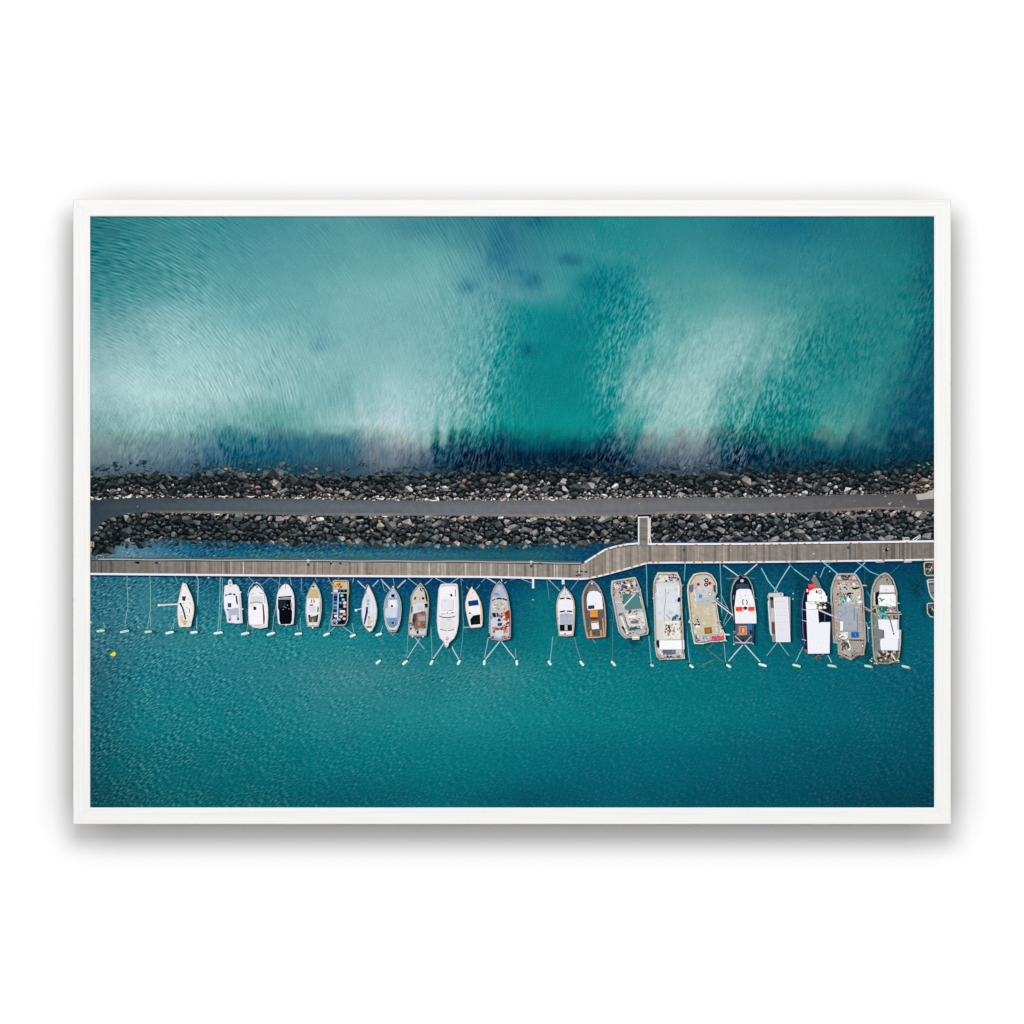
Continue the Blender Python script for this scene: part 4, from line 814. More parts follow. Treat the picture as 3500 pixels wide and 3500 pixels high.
b.p('', (204, 206, 210), '540,1180 860,1160 856,1270 600,1286 540,1262'); b.p('hatch', (20, 40, 84), '682,1192 724,1190 722,1250 684,1252'); b.e('fender', W, 604, 1304, 15); b.e('fender', W, 806, 1304, 15); b.clutter('gear', 545, 1150, 850, 1190, [(20, 20, 24), (120, 110, 104), (60, 60, 60)], 14, 12)
b.done()
b = Boat('motor_yacht', 'large white motor yacht lying with its rounded bow pointing away from the boardwalk', *V)
b.p('', (206, 192, 192), '1140,310 1240,296 1430,300 1462,320 1476,480 1486,760 1478,1050 1440,1240 1390,1340 1300,1420 1280,1490 1242,1512 1215,1480 1200,1410 1120,1330 1080,1200 1062,1000 1070,760 1096,400')
b.p('', (236, 234, 240), '1146,320 1240,306 1424,310 1450,330 1464,480 1472,760 1464,1050 1428,1230 1380,1326 1290,1408 1268,1480 1242,1500 1226,1476 1212,1402 1130,1320 1092,1200 1076,1000 1084,760 1110,400')
b.p('', (206, 200, 190), '1150,330 1250,318 1420,322 1444,340 1440,372 1400,350 1250,344 1160,366 1140,380')
b.p('cabin', (246, 242, 250), '1130,390 1250,360 1400,370 1410,820 1330,880 1180,880 1120,820'); b.p('cabin', (222, 222, 228), '1150,600 1380,596 1376,810 1350,820 1160,820 1146,790'); b.p('cabin', (232, 230, 238), '1170,610 1350,608 1350,800 1170,800')
b.p('hatch', (16, 24, 34), '1310,510 1340,490 1362,520 1355,550 1330,545'); b.p('window', (60, 70, 80), '1412,410 1424,412 1420,550 1410,548'); b.clutter('fitting', 1200, 560, 1270, 630, [(150, 150, 146), (190, 190, 186)], 6, 10); b.l('fitting', (150, 150, 150), 5, '1378,600 1384,800')
b.clutter('fitting', 1160, 826, 1380, 880, [(120, 124, 120), (190, 196, 196), (80, 86, 84)], 14, 14)
b.p('windscreen', (60, 84, 92), '1108,905 1160,925 1260,936 1360,925 1418,905 1410,926 1350,944 1260,952 1170,944 1118,926'); b.clutter('fitting', 1160, 965, 1380, 990, [(200, 196, 176), (216, 210, 196)], 10, 16)
b.p('foredeck', (226, 224, 232), '1130,1000 1400,1000 1390,1150 1140,1150'); b.p('window', (50, 54, 58), '1130,1158 1250,1184 1250,1194 1132,1172'); b.p('window', (50, 54, 58), '1272,1186 1394,1160 1392,1174 1272,1196')
b.ring('anchor', (130, 140, 144), 1262, 1340, 30, 12, (214, 210, 214)); b.l('anchor', (196, 184, 176), 10, '1262,1370 1248,1430'); b.e('anchor', (120, 120, 126), 1244, 1476, 11)
b.done()

V = (1550, 1940, .18116)
b = Boat('open_motorboat', 'small cream boat with a blue hatch forward and a black tarpaulin in its stern', *V)
b.p('', (216, 190, 166), '340,356 356,360 362,392 410,440 470,540 520,660 546,800 552,940 546,1085 520,1125 330,1142 300,1110 260,960 228,800 218,680 246,540 300,420 326,390')
b.p('', (244, 230, 222), '340,372 352,400 400,450 458,545 506,665 532,800 538,940 534,1075 510,1112 336,1128 312,1100 272,950 242,800 232,680 258,545 306,432')
b.p('deck', (240, 232, 232), '335,440 390,470 440,560 460,600 290,620 270,600 300,480'); b.p('hatch', (14, 62, 138), '275,632 462,606 478,706 284,730'); b.p('cabin', (246, 240, 242), '284,736 480,714 505,880 370,900 300,850'); b.e('hatch', (14, 24, 80), 308, 860, 20)
b.p('cockpit', (230, 226, 220), '296,870 370,900 310,965 300,940'); b.p('tarpaulin', (8, 22, 26), '372,905 502,882 508,1066 330,1084 312,980'); b.l('tarpaulin', (60, 74, 70), 5, '400,1000 440,1020 470,1010'); b.l('tarpaulin', (50, 66, 62), 5, '380,1030 430,1050'); b.l('', (190, 170, 146), 10, '500,700 524,800 528,1000')
b.clutter('anchor', 340, 440, 360, 500, [(150, 130, 100), (190, 176, 150)], 5, 12)
b.done()
b = Boat('fishing_boat', 'grey fishing boat with heavy orange rust over its stern deck', *V)
b.p('', (130, 138, 160), '865,245 930,310 990,410 1030,520 1054,660 1078,800 1088,960 1084,1300 1066,1352 900,1386 720,1366 680,1310 664,1200 664,960 676,780 690,640 710,500 760,380 810,300')
b.p('', (196, 204, 222), '865,258 920,320 976,415 1014,525 1038,660 1062,800 1072,960 1070,1290 1050,1340 900,1370 730,1350 694,1300 680,1200 680,960 692,780 706,640 726,505 772,390 820,312')
b.p('foredeck', (176, 186, 208), '865,310 910,350 960,440 990,550 740,560 770,440 820,350'); b.e('anchor', (146, 158, 176), 865, 300, 40, 34); b.e('foredeck', (196, 202, 220), 866, 405, 26)
b.p('windscreen', (24, 42, 48), '728,622 780,582 860,566 950,575 1010,600 1008,632 950,604 860,598 780,606 734,642'); b.e('windscreen', (170, 196, 206), 800, 594, 16, 10); b.e('windscreen', (170, 196, 206), 915, 586, 10)
b.p('cabin', (198, 192, 182), '740,645 860,615 1000,640 1020,790 960,830 720,840 740,760'); b.clutter('cabin', 750, 650, 1000, 800, [(170, 164, 152), (216, 212, 204), (150, 144, 134), (230, 228, 222)], 24, 26); b.e('cabin', (150, 40, 36), 846, 780, 15); b.e('cabin', (30, 40, 50), 915, 684, 13)
b.p('cockpit', (20, 34, 58), '720,860 800,850 840,850 840,930 760,940'); b.l('cockpit', (190, 196, 206), 14, '800,850 815,930'); b.p('cockpit', (206, 212, 222), '720,960 840,950 830,1110 720,1120'); b.e('hatch', (10, 34, 46), 862, 988, 34, 28); b.p('hatch', (14, 66, 76), '832,1050 925,1040 905,1100 835,1100'); b.p('cockpit', (222, 226, 232), '920,900 1040,900 1050,1100 930,1090')
RU = [(206, 90, 20), (236, 130, 40), (150, 40, 16), (180, 66, 20), (112, 24, 14)]
b.p('rust_patch', (150, 44, 22), '960,850 1050,790 1066,880 1060,960 980,960'); b.clutter('rust_patch', 900, 850, 1060, 1000, RU, 46, 22); b.clutter('rust_patch', 960, 1010, 1072, 1120, RU, 26, 18); b.clutter('rust_patch', 740, 1120, 1010, 1170, RU, 40, 18); b.clutter('rust_patch', 1052, 900, 1074, 1340, RU, 34, 13)
b.clutter('rust_patch', 730, 1150, 830, 1230, RU, 14, 16); b.clutter('rust_patch', 950, 1160, 1010, 1230, RU, 12, 15); b.clutter('rust_patch', 690, 1320, 800, 1358, RU, 18, 13); b.clutter('rust_patch', 900, 1290, 1060, 1345, RU, 20, 13); b.clutter('rust_patch', 676, 900, 700, 1200, RU, 16, 10); b.clutter('rust_patch', 850, 880, 900, 930, RU, 10, 14)
b.p('cockpit', (206, 216, 226), '790,1190 940,1180 950,1280 870,1330 780,1290'); b.e('hatch', (14, 30, 50), 746, 1306, 17); b.e('', (12, 26, 46), 676, 1280, 12, 40); b.clutter('gear', 690, 860, 740, 960, [(150, 160, 176), (216, 222, 230)], 8, 16)
for y in (1070, 1130, 1180, 1220, 1320): b.e('fender', (210, 214, 220), 676, y, 12, 9)
b.done()

V = (1850, 1940, .18116)
b = Boat('cabin_boat', 'white cabin boat with amber stains along its rails, directly below the wider finger jetty', *V)
b.p('', (206, 176, 146), '442,338 462,380 520,440 580,520 620,620 638,760 632,960 622,1140 610,1250 600,1290 470,1300 330,1290 322,1200 300,1040 284,860 282,700 304,580 350,470 420,390')
b.p('', (238, 236, 238), '442,352 456,392 510,450 568,530 606,625 622,760 616,960 606,1140 596,1240 590,1276 470,1286 342,1276 334,1190 312,1040 298,860 296,700 318,590 362,480 426,400')
b.p('foredeck', (224, 226, 228), '440,430 500,470 560,560 340,580 380,490'); b.l('anchor', (206, 150, 90), 12, '452,400 456,520'); b.l('fitting', (120, 130, 130), 7, '370,480 450,530 540,480'); b.p('windscreen', (14, 20, 26), '350,590 370,572 440,562 444,588 360,604'); b.p('windscreen', (14, 20, 26), '468,562 540,570 564,592 560,606 470,588')
b.p('cabin', (240, 238, 246), '340,620 570,610 595,700 596,800 340,800 332,700'); b.p('window', (14, 20, 26), '346,822 450,806 452,832 352,850'); b.p('window', (14, 20, 26), '480,806 580,818 580,846 482,832')
b.p('roof', (176, 184, 204), '345,880 420,860 500,860 600,880 600,1066 352,1068'); b.l('roof', (222, 222, 230), 10, '348,1070 600,1066'); b.e('fitting', (70, 80, 90), 476, 886, 11); b.e('fitting', (110, 120, 140), 392, 908, 12); b.e('fitting', (110, 120, 140), 484, 948, 8)
b.p('cockpit', (12, 22, 26), '345,1076 590,1072 580,1196 352,1200'); b.p('cockpit', (190, 190, 192), '440,1084 496,1084 496,1186 442,1186'); b.e('cockpit', (20, 140, 50), 572, 1098, 15); b.r('cockpit', (150, 70, 50), 390, 1188, 440, 1200); b.e('outboard', (12, 20, 90), 450, 1250, 19, 14)
AM = [(232, 160, 70), (214, 140, 60), (240, 186, 110)]
for bx_ in ((322, 545, 350, 600), (572, 545, 602, 600), (288, 750, 312, 860), (600, 790, 628, 860), (300, 940, 330, 990), (304, 560, 330, 620)): b.clutter('rust_stain', *bx_, AM, 6, 14)
b.done()
b = Boat('fishing_boat', 'wooden rimmed grey fishing boat with a rounded white wheelhouse roof and an orange hatch', *V)
b.p('', (196, 130, 110), '950,234 1000,260 1080,340 1140,440 1176,560 1206,700 1222,900 1228,1100 1220,1310 1050,1330 866,1340 850,1300 810,1100 784,900 766,700 762,560 790,440 850,340 910,262')
b.p('', (228, 216, 204), '950,244 996,270 1070,346 1128,444 1164,562 1194,700 1210,900 1214,1100 1206,1296 1050,1312 874,1324 860,1290 824,1100 798,900 780,700 776,562 802,446 858,350 912,274')
b.p('deck', (98, 92, 90), '950,270 985,285 1050,356 1108,450 1146,566 1176,700 1192,900 1196,1100 1188,1286 890,1300 878,1270 842,1100 816,900 798,700 794,568 820,452 872,362 920,290')
b.p('deck', (122, 118, 116), '900,400 960,340 1060,400 1110,500 1040,440 930,440 850,520'); b.clutter('deck', 830, 450, 1160, 1280, [(84, 80, 80), (108, 104, 102), (74, 70, 70), (126, 120, 116)], 60, 26)
b.p('deck', (14, 20, 24), '1136,520 1156,560 1184,700 1180,760 1150,640'); b.p('roof', (244, 240, 248), '858,570 874,500 910,452 980,438 1060,446 1110,480 1144,540 1166,760 1160,780 880,806 866,760', 0); b.l('roof', (214, 210, 216), 6, '880,806 1160,782')
b.p('solar_panel', (14, 56, 96), '880,720 1002,708 1004,776 884,786'); b.l('solar_panel', (40, 86, 130), 4, '882,752 1003,742'); b.e('fitting', (60, 50, 50), 1024, 680, 8)
b.p('hatch', (236, 152, 62), '918,810 1062,806 1066,936 920,936'); b.l('hatch', (200, 118, 50), 5, '920,866 1062,862'); b.r('cockpit', (50, 46, 46), 930, 940, 1060, 962)
b.p('table', (206, 150, 90), '932,1012 1080,1000 1090,1050 940,1056'); b.p('table', (246, 236, 234), '940,1050 1078,1040 1094,1156 956,1166'); b.l('table', (70, 60, 60), 9, '950,1036 1072,1028')
b.p('tackle', (226, 150, 76), '920,1180 950,1190 966,1300 918,1300'); b.p('tackle', (226, 150, 76), '1112,1170 1140,1180 1150,1285 1112,1285'); b.l('tackle', (226, 200, 160), 14, '1160,950 1176,1290'); b.e('anchor', W, 956, 300, 14, 26)
b.l('', (214, 90, 90), 8, '800,1010 836,1200 862,1320'); b.l('', (216, 92, 86), 8, '900,1328 1214,1302')
b.done()

V = (2050, 1940, .18116)
b = Boat('mussel_barge', 'tilted flat grey workboat with a green deck panel and jumbled ropes at its top end', *V)
b.p('', (196, 188, 182), '222,248 660,176 680,190 770,400 800,560 860,840 900,1080 926,1180 908,1262 760,1290 745,1360 615,1362 600,1320 480,1340 420,1290 350,1200 300,940 210,480 210,340')
b.p('', (176, 176, 178), '236,258 656,190 668,204 756,404 784,560 842,840 884,1080 908,1180 892,1246 600,1296 480,1320 432,1280 372,1200 318,940 228,470 226,345')
b.p('', (196, 194, 192), '236,262 640,196 664,220 700,330 400,380 232,430'); b.p('deck', (80, 130, 128), '430,500 620,480 740,460 815,770 480,800 450,700'); b.p('deck', (68, 118, 118), '430,520 520,500 440,700'); b.l('boom', (232, 228, 226), 22, '655,505 440,745'); b.l('boom', (220, 216, 210), 18, '655,505 560,480 480,460'); b.l('boom', (206, 206, 206), 16, '700,450 780,410')
RC = [(110, 80, 50), (60, 44, 36), (140, 110, 80), (30, 24, 24), (196, 150, 120), (170, 140, 100), (236, 228, 220), (24, 40, 80)]
b.clutter('rope_pile', 430, 240, 620, 400, RC, 70, 24); b.clutter('rope_pile', 290, 260, 400, 330, [(70, 60, 40), (30, 34, 30), (150, 140, 120)], 16, 18); b.clutter('rope_pile', 360, 420, 680, 500, [(24, 24, 30), (222, 218, 216), (150, 120, 90), (110, 60, 50)], 40, 18); b.clutter('rope_pile', 560, 370, 760, 420, [(196, 150, 110), (60, 50, 40), (210, 190, 160)], 20, 16)
b.p('rope_pile', (236, 232, 230), '500,330 560,300 580,350 550,372'); b.p('buoy', (24, 80, 200), '400,330 440,310 450,380 415,400'); b.p('buoy', (220, 24, 50), '400,400 440,392 445,420 405,425'); b.e('buoy', (24, 80, 190), 692, 330, 18, 26); b.ring('tyre', (10, 14, 18), 262, 398, 26, 14, (190, 190, 190)); b.clutter('rope_pile', 232, 430, 300, 540, [(130, 110, 84), (90, 70, 50), (190, 180, 160)], 14, 14)
b.l('', (226, 226, 230), 22, '290,655 420,655'); b.e('tackle', (80, 60, 60), 436, 648, 16); b.e('tackle', (170, 60, 60), 400, 552, 14); b.e('tackle', (14, 20, 110), 762, 582, 24, 20); b.l('', (232, 228, 226), 20, '755,540 780,640 826,800')
b.p('cabin', (200, 200, 196), '462,880 520,840 860,840 900,1080 760,1130 540,1160'); b.p('cabin', (110, 116, 116), '470,860 500,1000 560,1140 530,1150 470,980'); b.p('cabin', (232, 232, 234), '545,905 665,898 668,940 555,945'); b.clutter('gear', 540, 800, 740, 900, [(226, 220, 214), (24, 34, 40), (130, 110, 100), (190, 186, 180)], 24, 18); b.e('gear', (206, 20, 34), 570, 812, 30, 20)
b.p('hatch', (92, 110, 134), '580,1010 720,990 720,1050 585,1060'); b.clutter('gear', 550, 975, 760, 1010, [(24, 30, 40), (206, 60, 60), (230, 150, 120), (30, 30, 40)], 14, 13); b.e('gear', (230, 60, 100), 728, 1020, 14); b.p('cabin', (206, 206, 210), '740,880 850,860 880,1060 790,1100')
b.p('cockpit', (70, 88, 96), '540,1140 750,1100 765,1150 540,1190'); b.clutter('cockpit', 550, 1110, 750, 1180, [(40, 56, 64), (100, 120, 128)], 16, 14); b.p('cockpit', W2, '765,1070 800,1120 820,1150 770,1150')
b.l('crane', (14, 20, 26), 30, '420,1110 540,1270'); b.l('crane', (240, 236, 230), 34, '392,905 520,1240'); b.p('crane', (226, 196, 170), '490,1240 540,1226 552,1256 500,1262'); b.clutter('gear', 360, 840, 450, 920, [(24, 30, 36), (90, 70, 60), (150, 150, 150)], 12, 16); b.e('tackle', (14, 20, 28), 575, 1238, 15); b.e('tackle', (14, 20, 28), 628, 1230, 15); b.p('tackle', (200, 40, 60), '840,1215 880,1210 880,1245 850,1250')
wear(b, 240, 420, 420, 900, 26); wear(b, 460, 880, 880, 1260, 60, 12); wear(b, 250, 230, 680, 420, 30, 12)
b.p('swim_platform', (232, 232, 238), '612,1310 740,1295 748,1352 616,1360')
b.done()
b = Boat('landing_barge', 'long flat pale grey workboat with a white canopy near its lower end', *V)
b.p('', (196, 180, 160), '1090,86 1462,86 1520,200 1548,340 1556,800 1580,1160 1590,1560 1612,1720 1540,1728 1180,1740 1130,1750 1070,1680 1044,1540 1030,1180 1020,800 1004,420 1012,280 1040,190')
b.p('', (202, 202, 200), '1096,98 1454,98 1508,205 1534,340 1542,800 1566,1160 1576,1560 1596,1708 1540,1716 1180,1726 1136,1736 1084,1672 1058,1540 1044,1180 1034,800 1018,420 1026,285 1054,196')
b.p('', (216, 212, 204), '1100,102 1450,102 1500,206 1520,262 1060,262 1060,196'); b.l('', (150, 148, 146), 9, '1050,275 1340,268 1530,262'); b.l('', (130, 136, 136), 7, '1260,100 1150,210'); b.p('deck', (206, 210, 216), '1080,345 1480,345 1500,800 1490,900 1240,960 1050,1000 1040,700')
b.l('deck', (134, 142, 150), 10, '1238,380 1240,640 1218,760 1216,1000'); b.clutter('deck', 1050, 400, 1480, 960, [(196, 200, 206), (212, 216, 220), (188, 192, 198), (204, 206, 206)], 30, 46)
b.p('', (240, 240, 246), '1474,330 1500,330 1500,540 1476,540'); b.p('barrel', (10, 18, 86), '1480,560 1512,564 1520,610 1510,652 1478,652 1462,620'); b.e('tackle', (244, 240, 236), 1074, 444, 26); b.ring('tyre', (40, 44, 44), 1046, 440, 30, 10, (196, 194, 190))
b.clutter('gear', 1300, 120, 1440, 200, [(12, 16, 20), (14, 14, 18), (232, 84, 84), (196, 196, 190)], 26, 20); b.p('gear', (232, 84, 84), '1370,110 1400,110 1400,160 1372,160'); b.clutter('gear', 1310, 200, 1380, 240, [(20, 100, 200), (30, 120, 220)], 8, 20); b.clutter('gear', 1390, 190, 1500, 240, [(150, 90, 40), (40, 40, 60), (20, 50, 110), (120, 60, 50)], 14, 16); b.clutter('gear', 1066, 195, 1120, 240, [(40, 40, 40), (140, 140, 134)], 10, 12); b.e('gear', (20, 26, 26), 1255, 250, 22, 18); b.clutter('gear', 1020, 280, 1060, 420, [(60, 60, 60), (150, 146, 140)], 12, 12)
b.e('barrel', (18, 92, 160), 1450, 915, 36, 34); b.e('barrel', (40, 120, 180), 1445, 905, 18, 16); b.clutter('gear', 1370, 930, 1540, 1000, [(60, 120, 160), (20, 50, 100), (130, 170, 190), (14, 30, 70)], 22, 22); b.l('boom', (120, 118, 116), 9, '1256,885 1325,965')
b.p('cabin', (214, 210, 200), '1190,1030 1500,1000 1520,1100 1530,1350 1200,1360 1180,1200'); b.p('cabin', (222, 220, 214), '1240,1010 1505,1000 1520,1340 1360,1340 1250,1100'); b.l('cabin', (232, 180, 110), 12, '1508,1010 1524,1230'); b.clutter('gear', 1230, 1060, 1330, 1290, [(16, 40, 52), (24, 56, 70), (180, 176, 170), (14, 24, 30)], 34, 20); b.clutter('gear', 1310, 1030, 1440, 1150, [(90, 96, 92), (20, 30, 34), (180, 190, 180), (190, 60, 50)], 20, 14)
b.p('gear', (230, 54, 30), '1316,1165 1340,1165 1342,1220 1318,1220'); b.e('gear', W, 1296, 1310, 34, 20); b.clutter('gear', 1340, 1180, 1420, 1300, [(206, 90, 70), (120, 110, 100), (40, 50, 50)], 12, 11); b.clutter('gear', 1530, 1010, 1560, 1360, [(16, 24, 34), (60, 70, 76), (190, 190, 186)], 22, 12)
b.p('cockpit', (24, 30, 40), '1070,1375 1125,1365 1130,1520 1090,1500 1070,1440'); b.p('canopy', (246, 240, 248), '1122,1372 1592,1368 1596,1545 1128,1545'); b.l('canopy', (226, 220, 224), 7, '1124,1374 1590,1370')
b.p('cockpit', (96, 108, 126), '1180,1555 1430,1552 1430,1630 1200,1640'); b.clutter('gear', 1430, 1570, 1590, 1640, [(150, 156, 166), (216, 220, 226), (60, 60, 70)], 20, 18); b.l('crane', (236, 232, 228), 34, '1150,1570 1190,1700'); b.clutter('gear', 1220, 1650, 1580, 1715, [(196, 186, 170), (150, 146, 140), (216, 210, 200), (110, 106, 100)], 34, 18); b.clutter('gear', 1090, 1600, 1150, 1720, [(206, 150, 90), (60, 40, 30), (220, 214, 206)], 16, 14)
b.e('fender', (14, 16, 22), 1282, 1685, 18); b.e('fender', (14, 16, 22), 1340, 1682, 18); b.e('fender', W, 1282, 1720, 20); b.e('fender', W, 1340, 1718, 20); b.l('crane', (20, 20, 26), 16, '1140,1715 1215,1705'); b.l('fitting', W, 8, '1520,330 1580,330'); wear(b, 1030, 300, 1060, 1500, 26, 10); wear(b, 1515, 300, 1550, 1340, 26, 10); wear(b, 1080, 110, 1480, 300, 18, 9); wear(b, 1210, 1030, 1520, 1350, 44, 12); wear(b, 1090, 1560, 1590, 1720, 40, 11)
b.done()

V = (2300, 1940, .18116)
b = Boat('mussel_barge', 'beige decked workboat with a round bow, two lifebuoys and a crimson bundle at its stern', *V)
b.p('', (226, 216, 196), '520,92 640,92 730,130 790,210 832,300 838,480 800,560 840,760 880,1040 940,1160 980,1240 1000,1380 900,1400 700,1410 580,1440 400,1440 380,1340 350,1200 310,860 278,560 268,420 276,320 320,220 390,120')
b.p('', (196, 184, 160), '520,106 636,106 722,142 778,218 818,304 822,476 784,560 824,760 862,1050 900,1230 400,1290 372,1200 330,860 296,560 286,420 294,325 334,228 398,134')
b.p('', (176, 176, 172), '400,1270 920,1220 960,1370 700,1400 580,1428 420,1428'); b.p('deck', (190, 180, 156), '310,600 400,700 750,690 800,800 860,1100 890,1220 400,1270 360,1160'); b.clutter('deck', 320, 720, 840, 1200, [(196, 186, 160), (180, 174, 150), (204, 196, 176), (186, 180, 162)], 30, 50); b.l('deck', (206, 198, 178), 8, '340,860 450,850 560,900 620,960 620,1060')
b.p('cabin', (176, 180, 184), '390,230 560,206 720,200 760,300 790,500 760,680 480,720 420,640'); b.p('cabin', (190, 192, 192), '440,240 740,215 740,540 470,600'); b.l('cabin', (226, 226, 230), 26, '400,400 430,640'); b.p('cabin', (56, 70, 74), '760,330 800,330 808,460 790,480 766,430'); b.p('cabin', (110, 112, 114), '300,360 390,300 390,440 330,480')
b.ring('lifebuoy', (240, 138, 120), 478, 316, 46, 22, (70, 40, 40)); b.ring('lifebuoy', (240, 136, 100), 694, 296, 44, 20, (60, 30, 30)); b.ring('tyre', (10, 12, 14), 632, 240, 42, 24, (190, 190, 190)); b.ring('tyre', (10, 12, 14), 624, 322, 38, 22, (196, 196, 196)); b.p('hatch', (96, 142, 226), '484,506 552,502 550,580 486,576'); b.ring('lifebuoy', (170, 110, 110), 700, 502, 36, 14, W)
b.e('tackle', W, 492, 380, 16, 10); b.e('tackle', W, 700, 360, 14, 10)
b.l('boom', (70, 76, 84), 10, '790,590 1050,840'); b.l('boom', (232, 230, 232), 20, '770,620 1135,905'); b.l('boom', (220, 220, 222), 9, '800,590 1040,780'); b.e('boom', W, 845, 585, 20, 12); b.l('crane', (206, 212, 218), 24, '760,690 830,1210'); b.clutter('tackle', 730, 640, 780, 690, [(60, 66, 70), (200, 200, 200)], 8, 14)
b.l('winch', (232, 228, 224), 24, '405,700 440,760'); b.clutter('winch', 380, 960, 490, 1120, [(240, 238, 240), (220, 218, 220), (14, 16, 18), (170, 168, 166)], 26, 24); b.p('winch', (200, 204, 208), '390,1180 450,1180 450,1240 395,1240'); b.clutter('winch', 350, 920, 440, 970, [(196, 160, 90), (180, 140, 90)], 8, 12)
b.p('crate', (146, 98, 34), '592,1136 730,1122 740,1240 602,1252'); b.p('crate', (176, 126, 50), '630,1160 700,1152 704,1216 634,1222'); b.l('', (206, 206, 206), 16, '460,1275 900,1236'); b.p('cockpit', (60, 72, 76), '425,1290 462,1285 470,1390 435,1395'); b.clutter('gear', 460, 1290, 700, 1400, [(196, 196, 196), (160, 160, 160), (210, 214, 216)], 18, 26)
b.p('tarpaulin', (232, 76, 96), '716,1296 850,1288 950,1286 962,1350 900,1370 730,1372'); b.l('tarpaulin', (200, 50, 76), 6, '730,1310 940,1298'); b.l('tarpaulin', (244, 110, 126), 8, '740,1350 940,1340'); b.l('', (232, 234, 238), 26, '930,1250 1000,1262 1070,1266'); b.l('', (222, 226, 230), 18, '950,1370 1020,1385'); b.clutter('gear', 830, 1090, 940, 1170, [(220, 216, 206), (60, 60, 56), (190, 160, 110)], 14, 14); wear(b, 400, 220, 780, 680, 26, 9); wear(b, 310, 600, 400, 1200, 16, 9); wear(b, 840, 1000, 910, 1220, 16, 10); wear(b, 420, 1270, 940, 1400, 40, 12)
b.p('', (230, 222, 210), '390,1410 500,1424 590,1420 580,1442 410,1440')
b.done()
b = Boat('rescue_boat', 'dark hulled pilot boat with a white roof crossed by a bright orange patch', *V)
b.p('', (150, 150, 156), '1280,120 1330,170 1400,170 1450,230 1500,340 1530,480 1550,700 1560,1000 1524,1060 1520,1440 1150,1440 1140,1330 1170,1060 1120,900 1090,640 1086,500 1110,350 1150,250 1220,170')
b.p('', (10, 34, 54), '1280,130 1330,186 1390,188 1434,240 1480,346 1508,480 1520,700 1520,1430 1160,1430 1150,1330 1160,1060 1140,900 1110,640 1104,500 1128,356 1166,260 1230,180')
b.l('', (170, 168, 164), 14, '1250,190 1190,240 1130,340 1100,500 1096,640'); b.l('', (170, 168, 164), 14, '1370,170 1430,220 1490,330 1520,450 1530,560')
b.p('foredeck', (50, 70, 96), '1190,320 1300,300 1430,320 1430,380 1190,400'); b.e('anchor', (206, 196, 190), 1305, 248, 36, 30); b.l('bow_rail', (120, 120, 120), 10, '1000,205 1180,192'); b.l('bow_rail', (120, 120, 120), 10, '1440,195 1530,205'); b.l('bow_rail', (90, 60, 60), 10, '1285,110 1290,160')
b.p('cabin', (244, 240, 248), '1200,430 1260,402 1440,402 1474,430 1540,650 1574,900 1576,1054 1180,1056 1160,760 1176,600'); b.l('cabin', (222, 218, 226), 7, '1160,740 1178,1050 1570,1052'); b.l('cabin', (216, 214, 220), 7, '1490,684 1520,680')
b.p('roof_marking', (244, 78, 28), '1180,742 1310,738 1318,820 1186,824'); b.p('roof_marking', (244, 78, 28), '1420,738 1540,738 1540,818 1420,820'); b.e('radar', (20, 24, 26), 1366, 766, 44, 34); b.clutter('radar', 1330, 750, 1400, 785, [(120, 130, 136), (50, 60, 66)], 6, 10)
b.l('antenna', (20, 24, 30), 16, '1336,600 1314,620 1318,690 1340,700'); b.l('antenna', (20, 24, 30), 16, '1380,604 1396,640 1408,650 1384,696'); b.e('fitting', (90, 94, 96), 1374, 526, 9); b.e('fitting', (190, 190, 196), 1270, 522, 12); b.e('fitting', (90, 94, 96), 1446, 706, 8)
b.p('cockpit', (86, 94, 116), '1180,1070 1500,1070 1500,1420 1170,1420'); b.p('hatch', (214, 154, 106), '1240,1104 1394,1100 1396,1266 1244,1276'); b.p('hatch', (160, 110, 80), '1270,1124 1370,1122 1372,1240 1276,1244'); b.p('hatch', (226, 180, 140), '1300,1140 1352,1140 1350,1230 1306,1230'); b.p('crate', (24, 116, 206), '1420,1076 1496,1076 1492,1170 1422,1166'); b.p('crate', (240, 140, 50), '1216,1240 1262,1228 1272,1272 1222,1274')
b.p('cockpit', (58, 66, 88), '1180,1290 1480,1280 1480,1400 1180,1410'); b.p('cockpit', (20, 24, 30), '1275,1356 1345,1352 1348,1390 1280,1392'); b.p('cockpit', (30, 50, 50), '1450,1180 1490,1180 1492,1260 1450,1260'); b.l('', (200, 200, 206), 16, '1170,1410 1500,1416'); b.clutter('gear', 1140, 1180, 1190, 1320, [(190, 190, 196), (60, 70, 84)], 10, 14); b.e('fender', (220, 226, 226), 1152, 1446, 15); b.e('fender', (220, 226, 226), 1512, 1440, 12)
b.l('tackle', (210, 214, 220), 15, '1170,1290 1330,1435'); b.l('tackle', (196, 206, 212), 15, '1480,1290 1345,1435'); b.l('fitting', (120, 130, 136), 12, '1530,560 1596,590'); b.l('fitting', (150, 160, 170), 14, '1150,520 1138,600')
b.done()

